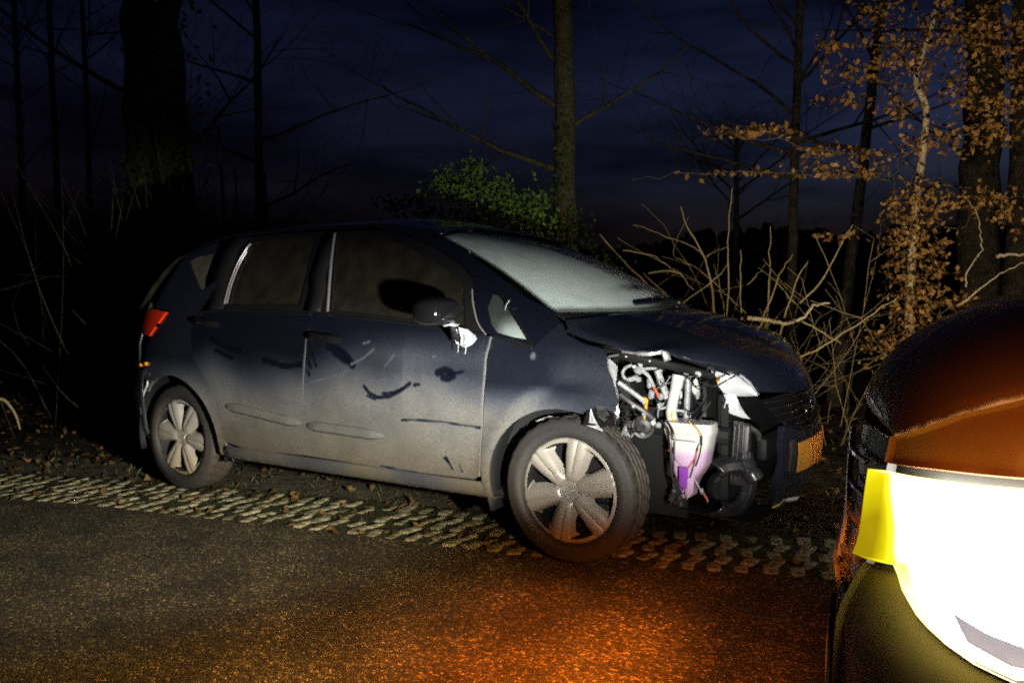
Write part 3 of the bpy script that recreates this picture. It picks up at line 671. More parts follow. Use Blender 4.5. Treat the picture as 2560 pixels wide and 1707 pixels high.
def fog(i, j, p):
    u = j*2-1; v = i      # u: -1 near side, v: 0 foot of the screen
    n1 = math.sin(u*7+v*5)*.5+math.sin(u*17-v*11+1.3)*.3+math.sin(u*31+v*23)*.2
    f = 1.05-.30*sm(-.2, .8, u)-.10*sm(.4, .8, v)
    f *= 1-.80*sm(.02, .22, v-(.86-.34*(u+1)/2+.015*n1))       # clear band along the top, wider away from us
    f *= 1-.95*math.exp(-(((u-.06)/.26)**2+((v-.21-.02*n1)/.036)**2))
    f *= 1-.75*math.exp(-(((u-.35)/.20)**2+((v-.16-.03*n1)/.035)**2))
    f *= 1-.85*math.exp(-(((u-.30)/.14)**2+((v-.30-.03*n1)/.022)**2))
    f *= 1-.8*math.exp(-(((u-.55)/.16)**2+((v-.24-.03*n1)/.03)**2))
    f *= 1-.7*math.exp(-(((u-.20)/.16)**2+((v-.09-.03*n1)/.022)**2))
    f *= 1-.6*math.exp(-(((u-.15)/.10)**2+((v-.37-.03*n1)/.018)**2))
    f *= 1-.92*sm(.06, .0, v-.05*sm(-.5, .1, u)-.06*max(0, n1)*sm(-.6, .2, u))
    f *= 1-.95*sm(.035, .0, 1-abs(u))
    return max(0, f)
ws = grid_obj('windscreen', [[ws_pt(u, v) for u in arc(-1, 1, 130)] for v in arc(0, 1, 90)], M['fog_glass'], car, thick=.005, attr=fog)
MB().box((.60, .05, 1.375), (.02, .20, .055), Matrix.Rotation(.5, 3, 'Y'), .01).build('inner_mirror', M['black_plastic'], ws)
for ya in (-.30, .18):
    p = [ws_pt((ya+t*.62)/.735, .035+.05*t*(1-t)+.012*t) for t in arc(0, 1, 10)]
    MB().tube([Vector(q)+Vector((.004, 0, .012)) for q in p], .007, 6).build('wiper', M['black_plastic'], ws)
# cowl tray between screen and bonnet
grid_obj('cowl', [[(ws_pt(u, 0)[0]+dx, ws_pt(u, 0)[1]*1.02, ws_pt(u, 0)[2]+dz) for u in arc(-1, 1, 30)] for dx, dz in ((-.02, -.002), (.02, -.012), (.05, -.03), (.08, -.05))], M['black_plastic'], car, flip=True, thick=.004)
HE = [(1.270, -.752, 1.022), (1.302, -.775, .984), (1.377, -.782, .950), (1.480, -.778, .927), (1.570, -.768, .905), (1.690, -.735, .884), (1.770, -.625, .856), (1.832, -.510, .820), (1.902, -.425, .772), (1.965, -.350, .720)]
HC = [(1.462, 1.040), (1.50, 1.035), (1.575, 1.020), (1.69, .990), (1.79, .958), (1.89, .915), (1.965, .865), (2.03, .80), (2.065, .74), (2.078, .702)]
rows = []
for i in range(len(HE)-1):
    for t in arc(0, 1, 5)[:-1] if i < len(HE)-2 else arc(0, 1, 5):
        s = i+t
        e = [interp(s, [(k, HE[k][c]) for k in range(len(HE))]) for c in range(3)]; c = [interp(s, [(k, HC[k][q]) for k in range(len(HC))]) for q in range(2)]
        row = []
        for u in arc(-1, 1, 36):
            a = abs(u); y = u*abs(e[1]); x = c[0]+(e[0]-c[0])*a**2.1; z = c[1]+(e[2]-c[1])*a**2.6
            z += .010*math.exp(-((a-.62)/.10)**2)*sm(0, 2, s)*sm(9, 7, s)
            if u < -.75:      # the near edge is kinked upwards where the wing was torn away
                z += .018*sm(-.75, -1, u)*math.exp(-((x-1.70)/.05)**2)-.012*sm(-.8, -1, u)*math.exp(-((x-1.60)/.06)**2)
            row.append((x, y, z))
        rows.append(row)
hood = grid_obj('bonnet', rows, M['paint'], car, thick=.012, attr=lambda a, b, p: .012+.03*sm(.25, .0, b))
def dchip(a, b, p): return 0
# bent bright edge of the bonnet
MB().tube(smooth_path([(1.545, -.772, .905), (1.60, -.765, .898), (1.66, -.752, .897), (1.70, -.738, .905)], 5), [.006]*6+[.011]*5+[.008]*5, 6).build('bent_edge', M['metal'], hood)
shell('bent_edge', [(1.695, -.748, .915), (1.725, -.735, .905), (1.735, -.728, .875), (1.712, -.742, .866)], M['metal'], hood, .006, .004, (0, -1, .2))
# bonnet frame seen under its lifted edge
MB().tube(smooth_path([(1.40, -.70, .90), (1.56, -.69, .872), (1.68, -.64, .846), (1.76, -.54, .815), (1.82, -.44, .78)], 6), .018, 8).build('bonnet_frame', M['inner'], hood)

# rear end: bumper, tailgate, rear screen
RC = [(-1.45, .818), (-1.60, .80), (-1.72, .765), (-1.81, .715), (-1.875, .64), (-1.92, .52), (-1.95, .33), (-1.962, 0)]
def rc(t, s): return (interp(t, [(i, p[0]) for i, p in enumerate(RC)]), s*interp(t, [(i, p[1]) for i, p in enumerate(RC)]))
rows = []
for z, o in ((.225, -.07), (.26, -.03), (.34, .005), (.48, .02), (.60, .025), (.68, .012), (.70, -.012)):
    row = []
    for s, ts in ((-1, arc(1.0, 7, 22)), (1, arc(7, 1.0, 22)[1:])):
        for t in ts:
            x, y = rc(t, s); row.append((x-o*sm(.5, 4, t), y+s*o*sm(8, 3, t), z))
    rows.append(row)
grid_obj('rear_bumper', rows, M['paint'], car, thick=.006, flip=True, attr=lambda a, b, p: .10+.35*sm(.6, .3, p.z))
rows = []
for z, dx, sc in ((.70, -.0, .99), (.85, -.0, .985), (1.0, .03, .95), (1.10, .06, .92)):
    rows.append([(rc(t, s)[0]+dx, rc(t, s)[1]*sc, z) for s, ts in ((-1, arc(2.2, 7, 12)), (1, arc(7, 2.2, 12)[1:])) for t in ts])
tg = grid_obj('tailgate', rows, M['paint'], car, thick=.01, flip=True, attr=lambda a, b, p: .2)
rows = [[(xx+.10*(abs(u)**2.4), u*ww, zz-.03*u*u) for u in arc(-1, 1, 20)] for xx, ww, zz in ((-1.895, .70, 1.10), (-1.80, .68, 1.22), (-1.69, .655, 1.33), (-1.60, .63, 1.40), (-1.48, .60, 1.435))]
grid_obj('rear_screen', rows, M['glass'], tg, thick=.005, flip=True)
# torn white filler edge on the rear wheel arch, reflectors in the bumper
pl = archpts(RW, 165, 128, 10, lambda a: .385)
rows = [[(x+dx*math.sin(i*1.7)*.4, -W(x, z)-.014, z+dz) for i, (x, z) in enumerate(pl)] for dx, dz in ((.004, .0), (.004, .012), (.006, .026))]
grid_obj('arch_trim', rows, M['white_plastic'], car, thick=.008)
for x, z in ((-1.60, .735), (-1.685, .725)):
    MB().box((x, -W(x, z)-.008, z), (.022, .012, .022), None, .004).build('side_reflector', M['amber'], car)
shell('mud_flap', [(-.885, -.79, .265), (-.845, -.80, .255), (-.83, -.79, .215), (-.86, -.70, .19), (-.90, -.70, .20)], M['black_plastic'], car, .005, .008, (0, -1, 0))

# inside of the body: dark shell under the panels, wheel housings, floor
def inner_side(sg):
    rows = []
    for x in arc(-1.55, 1.22, 40):
        row = []
        for z in (.26, .45, .65, .85, .98):
            r = min(math.hypot(x-FW[0], z-FW[1]), math.hypot(x-RW[0], z-RW[1]))
            w = W(x, z)-.05-(.22*sm(.50, .36, r) if r < .5 else 0); row.append((x, sg*w, z))
        rows.append(row)
    grid_obj('inner_panel', rows, M['inner'], car, flip=(sg > 0), thick=.01)
inner_side(-1); inner_side(1)
for x0, x1, nm in ((-.265, -.14, 'door_pillar'), (-1.10, -.90, 'door_pillar')):
    for sg in (-1, 1):
        zt = 1.46
        grid_obj(nm, [[(x+(-.035 if z > 1.2 else 0), sg*(W(x, z)-.022), z) for z in arc(1.0, zt, 6)] for x in (x0, x1)], M['frame_black'], car, flip=(sg > 0), thick=.02)
MB().box((-.1, 0, .24), (3.2, 1.46, .05), None, .02).build('floor_pan', M['inner'], car)
for cx in (FW[0], RW[0]):
    for sg in (-1, 1):
        rows = [[(cx+.40*math.cos(math.radians(a)), sg*y, .31+.40*math.sin(math.radians(a))) for y in (.50, .60, .70, .79)] for a in (arc(100, 200, 14) if (cx > 0 and sg < 0) else arc(-15, 195, 24))]
        grid_obj('wheel_housing', rows, M['inner'], car, flip=(sg > 0), thick=.008)
        MB().box((cx, sg*.50, .42), (.86, .02, .46)).build('wheel_housing', M['inner'], car)

# seats, dashboard, steering wheel behind the dirty glass
for y, nm in ((-.36, 'front_seat'), (.36, 'front_seat')):
    st = MB().box((.10, y, .52), (.52, .48, .20), Matrix.Rotation(-.1, 3, 'Y'), .06).box((-.20, y, .86), (.18, .46, .66), Matrix.Rotation(-.28, 3, 'Y'), .06).build(nm, M['seat'], car)
    MB().box((-.335, y, 1.27), (.10, .26, .18), Matrix.Rotation(-.2, 3, 'Y'), .04).build('headrest', M['seat'], st)
st = MB().box((-.95, 0, .52), (.50, 1.2, .20), None, .06).box((-1.22, 0, .85), (.16, 1.2, .62), Matrix.Rotation(-.35, 3, 'Y'), .06).build('rear_seat', M['seat'], car)
for y in (-.38, .38): MB().box((-1.34, y, 1.19), (.09, .26, .14), Matrix.Rotation(-.3, 3, 'Y'), .035).build('headrest', M['seat'], st)
MB().box((.98, 0, .86), (.55, 1.36, .26), Matrix.Rotation(.08, 3, 'Y'), .08).build('dashboard', M['seat'], car)
swm = Matrix.Translation((.60, .36, .93))@Matrix.Rotation(.45, 4, 'Y')
MB().tube([swm@Vector((0, .18*math.cos(a), .18*math.sin(a))) for a in [2*math.pi*i/28 for i in range(28)]], .015, 8, closed=True).box(swm@Vector((.01, 0, 0)), (.04, .14, .10), None, .02).build('steering_wheel', M['seat'], car)

# ---- wheels
def make_tyre():
    pr = [(.206, -.075), (.222, -.090), (.252, -.097), (.285, -.093), (.300, -.084), (.309, -.072)]
    a = -.066
    for g in (-.045, -.015, .015, .045):
        pr += [(.311, g-.0085), (.303, g-.005), (.303, g+.005), (.311, g+.0085)]
    pr += [(.309, .072), (.300, .084), (.290, .0905), (.285, .093), (.264, .0965), (.260, .0985), (.244, .0975), (.228, .088), (.2255, .080), (.220, .060)]
    n = 150; v = []; f = []
    for r, ax in pr:
        for k in range(n):
            rr = r-(.0045 if (r > .303 and abs(ax) > .05 and k % 5 in (0, 1)) else (.005 if r > .308 and (k+int(ax*400)) % 5 == 0 else 0))
            v.append((rr*math.cos(2*math.pi*k/n), ax, rr*math.sin(2*math.pi*k/n)))
    for i in range(len(pr)-1):
        for k in range(n): f.append((i*n+k, (i+1)*n+k, (i+1)*n+(k+1) % n, i*n+(k+1) % n))
    me = bpy.data.meshes.new('tyre'); me.from_pydata(v, [], f); me.update(); me.materials.append(M['rubber']); me.shade_smooth(); me.set_sharp_from_angle(angle=math.radians(45))
    at_ = me.attributes.new('dirt', 'FLOAT', 'POINT')
    at_.data.foreach_set('value', np.array([(.42 if math.hypot(p[0], p[2]) > .305 else .24)+.12*math.sin(math.atan2(p[2], p[0])*2+1) for p in v], dtype=np.float32))
    return me
def make_hubcap():
    R0 = .2075; HI, HO = .090, .180
    RS = [0, .012, .024, .034, .038, .044, .052, .060, .068, .079, HI, .097, .105, .118, .131, .144, .156, .166, .175, HO, .186, .190, .194, .198, .202, .205, R0]
    def hgt(r, w, hw):
        crest = interp(r, [(0, .066), (.034, .070), (.05, .083), (.09, .090), (.14, .0905), (.185, .087), (.198, .085), (.2075, .076)])
        ex = abs(w)-hw
        h = crest-.008*math.exp(-(w/.0055)**2)*sm(.055, .09, r)-.010*min(1, abs(w)/max(hw, 1e-4))**2.5
        if ex > 0: h -= min(.042, ex*(1.35 if w > 0 else 2.6))*sm(.045, .075, r)*sm(.190, .178, r)
        return h
    v = []; f = []; cols = []
    SEG = [(-1, -2, 4), (-2, -3, 3), (-3, 3, 8), (3, 2, 4), (2, 1, 4)]
    def angles(r):
        hw = .0250+.0165*sm(.05, .19, r); rr_ = max(r, .02); lim = math.radians(29.6)
        fs = min(lim*.9, math.asin(min(.99, hw/rr_))); rnd_ = .010*max(0, 1-((r-HI)/.018 if r-HI < .018 else 1))+.012*max(0, 1-((HO-r)/.016 if HO-r < .016 else 1)) if HI <= r <= HO else .01
        f1 = min(lim*.96, math.asin(min(.99, (hw+.010+rnd_)/rr_))); f2 = min(lim*.97, math.asin(min(.99, (hw+.020+rnd_)/rr_)))
        key = {-1: -math.pi/6, -2: -max(f1, fs+.01), -3: -fs, 3: fs, 2: max(f2, fs+.01), 1: math.pi/6}
        out = []
        for a_, b_, n_ in SEG:
            for i in range(n_): out.append((key[a_]+(key[b_]-key[a_])*i/n_, a_ == -1 or (b_ == 1 and i >= 0 and a_ == 2)))
        return out, hw
    for r in RS:
        al, hw = angles(r)
        for sct in range(6):
            for ph, ho in al:
                th = sct*math.pi/3+ph; v.append((r*math.cos(th), hgt(r, r*math.sin(ph), hw), r*math.sin(th)))
    nt = 6*sum(x_[2] for x_ in SEG); hol = [h_ for _ in range(6) for _, h_ in angles(.1)[0]]
    for i in range(len(RS)-1):
        for k in range(nt):
            if hol[k] and RS[i] >= HI-1e-6 and RS[i+1] <= HO+1e-6: continue
            q = (i*nt+k, (i+1)*nt+k, (i+1)*nt+(k+1) % nt, i*nt+(k+1) % nt); f.append(q if i else q[:3])
    b = len(v); v += [(p[0], .055, p[2]) for p in v[(len(RS)-1)*nt:len(RS)*nt]]; o_ = (len(RS)-1)*nt
    for k in range(nt): f.append((o_+k, b+k, b+(k+1) % nt, o_+(k+1) % nt))
    me = bpy.data.meshes.new('hubcap'); me.from_pydata(v, [], f); me.update(); me.materials.append(M['hubcap']); me.shade_smooth(); me.set_sharp_from_angle(angle=math.radians(55))
    at_ = me.attributes.new('dirt', 'FLOAT', 'POINT'); at_.data.foreach_set('value', np.array([.30+.3*sm(.0, -.2, p[2]) for p in v], dtype=np.float32)); return me
TY, HB = make_tyre(), make_hubcap()
rimm = MB().lathe([(.02, .01), (.06, .014), (.10, .0), (.16, .004), (.19, .0), (.198, .07), (.203, .078), (.205, .06), (.205, -.08), (.02, -.08)], 48).build('wheel_disc', M['inner']).data
bpy.data.objects.remove(bpy.data.objects['wheel_disc'])
capm = MB().lathe([(0, .074), (.020, .074), (.024, .0765), (.027, .0765), (.029, .073), (.033, .073), (.034, .077), (.0385, .077), (.040, .070)], 40).build('centre_cap', M['hubcap']).data
bpy.data.objects.remove(bpy.data.objects['centre_cap'])
barm = MB().box((0, .076, 0), (.044, .006, .009), None, .002).build('badge_bar', M['hubcap']).data
bpy.data.objects.remove(bpy.data.objects['badge_bar'])
bolt = MB().lathe([(0, .035), (.009, .035), (.010, .0)], 8).build('wheel_bolt', M['metal']).data
bpy.data.objects.remove(bpy.data.objects['wheel_bolt'])
def wheel(cx, sg, spin, steer=0.0):
    w = bpy.data.objects.new('wheel', rimm); link(w, car)
    w.location = (cx, sg*.705, .311); w.rotation_euler = (0, 0, (math.pi if sg < 0 else 0)+steer)
    for nm, me in (('tyre', TY), ('hubcap', HB), ('centre_cap', capm), ('badge_bar', barm)):
        o = bpy.data.objects.new(nm, me); link(o, w); o.rotation_euler = (0, spin, 0)
        if nm == 'hubcap': o.scale = (1.08, 1.0, 1.08)
        elif nm != 'tyre': o.scale = (1.1, 1.0, 1.1)
    return w
wheel(FW[0]+.01, -1, .32, .02); wheel(RW[0], -1, -.10); wheel(FW[0]+.01, 1, .3, .02); wheel(RW[0], 1, .1)

# ---- broken door mirror
mir = MB()
rows = []
for i in range(15):
    t = i/14; a = math.pi*t
    for_ = []
    for k in range(20):
        b = 2*math.pi*k/20
        yy = -.985+.105*math.copysign(abs(math.cos(b))**.55, math.cos(b))*math.sin(a)**.35; zz = 1.062+.066*math.copysign(abs(math.sin(b))**.65, math.sin(b))*math.sin(a)**.4*(1 if math.sin(b) > 0 else .85); xx = .775+.075*-math.cos(a)
        for_.append((xx, yy, zz))
    rows.append(for_)
v = [p for r in rows for p in r]; f = [(i*20+k, i*20+(k+1) % 20, (i+1)*20+(k+1) % 20, (i+1)*20+k) for i in range(14) for k in range(20)]
mirror = mesh_obj('door_mirror', v, f, M['gloss_black'], car, sharp=60)
shell('mirror_bracket', [(.835, -.915, .998), (.868, -.885, .985), (.898, -.875, .958), (.905, -.872, .945), (.885, -.882, .920), (.855, -.890, .906), (.835, -.895, .915), (.842, -.90, .95)], M['grey_plastic'], mirror, .012, .006, (.5, -1, 0), .008, 4)
shell('mirror_bracket', [(.815, -.925, .985), (.828, -.915, .990), (.832, -.905, .95), (.828, -.90, .918), (.818, -.905, .925), (.812, -.915, .955)], M['white_plastic'], mirror, .006, .004, (.2, -1, 0), .004)
shell('mirror_bracket', [(.775, -.955, 1.012), (.80, -.94, 1.018), (.845, -.915, 1.008), (.83, -.92, .998), (.80, -.93, 1.004), (.785, -.945, .998)], M['grey_plastic'], mirror, .006, .004, (0, -1, 0), .003)
shell('mirror_bracket', [(.826, -.955, 1.0), (.838, -.94, .995), (.842, -.915, .955), (.838, -.91, .93), (.828, -.915, .935), (.824, -.94, .965)], M['black_plastic'], mirror, .004, .004, (.3, -1, 0), .003)
for i, (dx, dz) in enumerate(((.0, 0), (.04, -.004))):
    MB().tube([(.822+dx, -.895, .918), (.818+dx, -.893, .892+dz), (.814+dx, -.892, .884+dz)], .0018, 5).build('loose_wire', M['pipe_grey'], mirror)


# ---- the torn-open front corner
def aty(px, py, y):
    """point of the plane y = const seen at (px,py) of the 2352-wide picture"""
    p0 = at(px, py, 1.0)-Vector(CAM); t = (y-CAM[1])/p0.y; return Vector(CAM)+p0*t
def pa(l): return [aty(*p) for p in l]
MB().tube([aty(1160, 712, -.76), aty(1163, 700, -.775), aty(1170, 690, -.785)], .0028, 5).build('loose_wire', M['pipe_grey'], car)
guts = MB().box((1.60, .05, .56), (.36, .95, .40), None, .05).build('engine_block', M['inner'], car)
MB().box((1.50, -.02, .82), (.30, .62, .10), None, .04).build('engine_cover', M['inner'], guts)
MB().box((1.40, -.62, .74), (.30, .16, .10), None, .03).build('strut_tower', M['inner'], car)
# radiator frame
rf = MB().box((1.86, .04, .66), (.05, .78, .05), None, .012).box((1.86, .04, .27), (.05, .90, .06), None, .015).box((1.84, -.40, .48), (.05, .05, .46), None, .012).box((1.88, .50, .48), (.06, .06, .46), None, .012).build('radiator_frame', M['inner'], car)
MB().box((1.865, 0, .48), (.03, .94, .40)).build('radiator', M['inner'], rf)
MB().box((1.97, .12, .47), (.05, .86, .10), None, .02).build('crash_beam', M['inner'], car)
MB().tube([(1.25, -.58, .60), (1.60, -.57, .58), (1.90, -.52, .55)], .035, 8).build('chassis_rail', M['inner'], car)
# wing stay: pale bent flange at the torn end of the wing
shell('wing_flange', [aty(1393, 826, -.775), aty(1400, 824, -.76), aty(1418, 842, -.74), aty(1417, 868, -.74), aty(1414, 890, -.74), aty(1422, 925, -.735), aty(1420, 945, -.74), aty(1408, 890, -.77), aty(1397, 850, -.785)], M['grey_plastic'], car, .006, .003, (.4, -1, 0), .004)
MB().tube(smooth_path(pa([(1393, 826, -.79), (1400, 819, -.77), (1420, 815, -.74)]), 5), .005, 6).build('wing_flange', M['metal'], car)
shell('torn_wing_edge', [aty(1410, 900, -.80), aty(1424, 945, -.79), aty(1420, 962, -.79), aty(1400, 940, -.80), aty(1385, 925, -.81)], M['metal'], car, .006, .003, (.3, -1, 0), .006)
# crumpled liner over the tyre
shell('torn_liner', [aty(1338, 975, -.82), aty(1352, 932, -.82), aty(1372, 924, -.81), aty(1395, 932, -.79), aty(1418, 950, -.77), aty(1412, 975, -.76), aty(1390, 980, -.78), aty(1375, 985, -.80)], M['gloss_black'], car, .012, .003, (.3, -1, 0), .016, 4)
shell('torn_liner', [aty(1340, 974, -.825), aty(1356, 934, -.83), aty(1362, 955, -.83), aty(1372, 975, -.82), aty(1386, 990, -.80)], M['grey_plastic'], car, .004, .003, (0, -1, 0), .004)
shell('torn_liner', [aty(1366, 930, -.83), aty(1388, 930, -.82), aty(1400, 955, -.80), aty(1388, 970, -.80), aty(1374, 958, -.82)], M['dark_grey'], car, .008, .003, (0, -1, 0), .010, 4)
shell('torn_liner', [aty(1230, 966, -.70), aty(1262, 955, -.70), aty(1300, 958, -.69), aty(1282, 968, -.70), aty(1250, 975, -.70)], M['grey_plastic'], car, .004, .003, (0, -1, .5))
r5 = random.Random(11)
for i in range(26):
    px, py = r5.uniform(1395, 1475), r5.uniform(945, 1000); p = aty(px, py, r5.uniform(-.74, -.62)); s = r5.uniform(.012, .034)
    shell('broken_bit', [p+Vector((r5.uniform(-1, 1), r5.uniform(-.5, .5), r5.uniform(-1, 1)))*s for _ in range(5)], M['dark_grey' if i % 4 else 'grey_plastic'], car, .003, .003, (0, -1, 0))
for i in range(46):
    px, py = r5.uniform(1425, 1660), r5.uniform(838, 975); p = aty(px, py, r5.uniform(-.60, -.50)); sz_ = r5.uniform(.008, .026)
    shell('broken_bit', [p+Vector((r5.uniform(-1, 1), r5.uniform(-.6, .6), r5.uniform(-1, 1)))*sz_ for _ in range(5)], M[('dark_grey', 'dark_grey', 'metal', 'gloss_black', 'grey_plastic')[i % 5]], car, .003, .002, (0, -1, 0), .003)
for i in range(16):
    a_ = (r5.uniform(1425, 1640), r5.uniform(840, 940)); b_ = (a_[0]+r5.uniform(-60, 90), a_[1]+r5.uniform(-20, 70)); y_ = r5.uniform(-.66, -.52)
    MB().tube(smooth_path([aty(a_[0], a_[1], y_), aty((a_[0]+b_[0])/2+r5.gauss(0, 10), max(a_[1], b_[1])+r5.uniform(0, 22), y_-.03), aty(b_[0], min(b_[1], 985), y_)], 5), r5.uniform(.0018, .004), 5).build('cable', M[('black_cable', 'black_cable', 'dark_grey', 'grey_plastic')[i % 4]], car)
# pale hoses, stays, plugs
def rod(pts, r, m, name, n=5): return MB().tube(smooth_path(pa(pts), n), r, 7).build(name, M[m], car)
rod([(1420, 878, -.72), (1445, 895, -.70), (1475, 918, -.68), (1483, 930, -.66)], .0095, 'pipe_grey', 'coolant_hose')
rod([(1424, 905, -.73), (1450, 925, -.72), (1480, 945, -.70), (1500, 962, -.68)], .012, 'dark_grey', 'coolant_hose')
rod([(1451, 838, -.68), (1436, 845, -.68), (1430, 858, -.68), (1436, 870, -.68)], .0065, 'pipe_grey', 'bent_pipe')
rod([(1432, 876, -.68), (1452, 870, -.68), (1464, 866, -.68)], .011, 'pipe_grey', 'bent_pipe')
rod([(1466, 826, -.66), (1476, 850, -.66), (1490, 864, -.66), (1502, 888, -.66)], .0075, 'pipe_grey', 'bent_pipe')
rod([(1500, 886, -.66), (1508, 900, -.66), (1513, 912, -.66)], .006, 'red_wire', 'red_wire')
rod([(1510, 850, -.60), (1520, 880, -.60), (1528, 900, -.60), (1532, 915, -.60)], .014, 'pipe_grey', 'bent_pipe')
rod([(1472, 848, -.60), (1500, 846, -.58), (1520, 852, -.56)], .007, 'grey_plastic', 'bent_pipe')
rod([(1512, 926, -.62), (1516, 938, -.62), (1530, 936, -.62), (1555, 942, -.62), (1572, 944, -.62)], .0055, 'pipe_grey', 'bent_pipe')
def lump(px, py, y, s, m, name, seed=0, st=(1, 1, 1)):
    r = random.Random(seed+int(px)); c = aty(px, py, y); bm = bmesh.new(); bmesh.ops.create_icosphere(bm, subdivisions=2, radius=s)
    for q in bm.verts: q.co = c+Vector((q.co.x*st[0], q.co.y*st[1], q.co.z*st[2]))*r.uniform(.82, 1.12)
    me = bpy.data.meshes.new(name); bm.to_mesh(me); bm.free(); me.materials.append(M[m]); me.shade_smooth(); me.set_sharp_from_angle(angle=math.radians(30)); return link(bpy.data.objects.new(name, me), car)
lump(1470, 828, -.66, .017, 'white_plastic', 'wire_plug', 1, (.8, 1, 1.5)); lump(1514, 832, -.62, .014, 'white_plastic', 'wire_plug', 2, (1.5, 1, 1)); lump(1466, 850, -.66, .020, 'grey_plastic', 'wire_plug', 3)
lump(1452, 826, -.64, .012, 'grey_plastic', 'wire_plug', 4); lump(1457, 842, -.67, .009, 'white_plastic', 'wire_plug', 5); lump(1467, 872, -.67, .013, 'pipe_grey', 'wire_plug', 6)
lump(1440, 822, -.70, .006, 'white_plastic', 'wire_plug', 7); lump(1492, 880, -.65, .012, 'grey_plastic', 'wire_plug', 8, (1, 1, 2)); lump(1496, 906, -.65, .014, 'grey_plastic', 'wire_plug', 9, (1, 1, 1.6)); lump(1576, 861, -.55, .012, 'pipe_grey', 'wire_plug', 10)
lump(1603, 859, -.55, .013, 'white_plastic', 'wire_plug', 12); lump(1455, 932, -.72, .010, 'pipe_grey', 'wire_plug', 13); lump(1480, 950, -.70, .012, 'grey_plastic', 'wire_plug', 14); lump(1500, 962, -.66, .010, 'pipe_grey', 'wire_plug', 15); lump(1518, 910, -.62, .016, 'grey_plastic', 'wire_plug', 16); lump(1517, 930, -.60, .014, 'grey_plastic', 'wire_plug', 17)
for px, py, y in ((1438, 819, -.72), (1492, 829, -.70)):
    lump(px, py, y, .005, 'white_plastic', 'wire_plug', 20)
# dark canister with a pale seam, headlamp wiring
MB().tube(pa([(1588, 872, -.50), (1584, 965, -.50)]), .05, 14).build('air_canister', M['gloss_black'], car)
MB().tube(pa([(1581, 868, -.555), (1576, 962, -.555)]), .012, 8).build('air_canister_rib', M['grey_plastic'], car)
lump(1598, 890, -.55, .016, 'white_plastic', 'wire_plug', 21, (1, 1, 2.2)); lump(1602, 905, -.55, .012, 'grey_plastic', 'wire_plug', 22, (.8, 1, 2)); lump(1563, 905, -.58, .007, 'white_plastic', 'wire_plug', 23, (1, 1, 3))
rod([(1502, 896, -.64), (1525, 884, -.62), (1560, 872, -.60), (1590, 864, -.58), (1603, 862, -.56)], .0045, 'black_cable', 'cable')
rod([(1575, 876, -.56), (1562, 900, -.58), (1556, 925, -.60), (1552, 958, -.61)], .006, 'black_cable', 'cable')
rod([(1470, 920, -.68), (1478, 914, -.68), (1486, 918, -.68), (1484, 930, -.68), (1480, 945, -.68)], .0042, 'yellow_wire', 'yellow_wire')
rod([(1484, 918, -.675), (1483, 935, -.675), (1481, 950, -.675), (1480, 962, -.675)], .0045, 'yellow_wire', 'yellow_wire')
rod([(1486, 922, -.672), (1486, 938, -.672), (1484, 952, -.672)], .0030, 'red_wire', 'red_wire')
# pale filler neck of the washer tank
MB().tube(smooth_path(pa([(1559, 862, -.60), (1553, 890, -.61), (1546, 920, -.62), (1542, 945, -.63), (1545, 966, -.64)]), 5), [.026, .027, .025, .024, .024, .023, .022, .022, .022, .022, .022, .022, .022, .022, .022, .022, .022, .022, .022, .022, .022], 12).build('filler_neck', M['white_plastic'], car)
rod([(1545, 945, -.655), (1543, 958, -.66), (1549, 966, -.66)], .004, 'yellow_wire', 'yellow_wire')
# horn
hm = Matrix.Translation(aty(1478, 978, -.64))@Matrix.Rotation(.35, 4, 'Z')
MB().lathe([(.012, -.025), (.030, -.022), (.034, -.028), (.046, -.03), (.050, -.02), (.050, .01), (.02, .03)], 28, hm).build('horn', M['dark_grey'], car)
MB().lathe([(.0, -.012), (.028, -.012)], 28, hm).build('horn_mouth', M['inner'], car)
lump(1500, 970, -.66, .013, 'white_plastic', 'wire_plug', 24); lump(1512, 976, -.66, .014, 'grey_plastic', 'wire_plug', 25); lump(1476, 998, -.67, .010, 'grey_plastic', 'wire_plug', 26)
# washer tank: stepped, tapering, with a purple sight window and dirt at its foot
def tank():
    lv = [(966, 1524, 1632, .0), (985, 1521, 1634, .006), (990, 1522, 1633, .0), (1000, 1526, 1630, -.002), (1040, 1536, 1622, -.004), (1062, 1540, 1618, -.008), (1085, 1546, 1606, -.02), (1098, 1552, 1596, -.03), (1115, 1556, 1588, -.04), (1140, 1562, 1584, -.05)]
    rows = []
    for py, x0, x1, dy in lv:
        yf = -.70-dy; a = aty(x0, py, yf+.03); b = aty(x1, py+(x1-x0)*.10, yf+.02); c = (a+b)/2; row = []
        n = 28
        for k in range(n):
            t = 2*math.pi*k/n; cx = abs(math.cos(t))**.45*math.copysign(1, math.cos(t)); sy = abs(math.sin(t))**.45*math.copysign(1, math.sin(t))
            row.append(c+(b-a)*.5*cx+Vector((0, .065*sy+.05, 0)))
        rows.append(row)
    v = [p for r in rows for p in r]; n = 28
    f = [(i*n+k, i*n+(k+1) % n, (i+1)*n+(k+1) % n, (i+1)*n+k) for i in range(len(rows)-1) for k in range(n)]+[tuple(range(n))[::-1], tuple((len(rows)-1)*n+k for k in range(n))]
    return mesh_obj('washer_tank', v, f, M['bottle'], car, sharp=55)
wt = tank()
def tank_part(name, pts, m, bulge=.004): return shell(name, pts, M[m], wt, bulge, .003, (.3, -1, 0))
tank_part('tank_front', [aty(1541, 1010, -.745), aty(1600, 1016, -.745), aty(1594, 1055, -.74), aty(1580, 1072, -.738), aty(1566, 1070, -.738), aty(1552, 1055, -.74)], 'bottle', .010)
tank_part('fluid_window', [aty(1560, 1072, -.746), aty(1580, 1074, -.746), aty(1578, 1118, -.725), aty(1572, 1128, -.722), aty(1560, 1112, -.728)], 'purple')
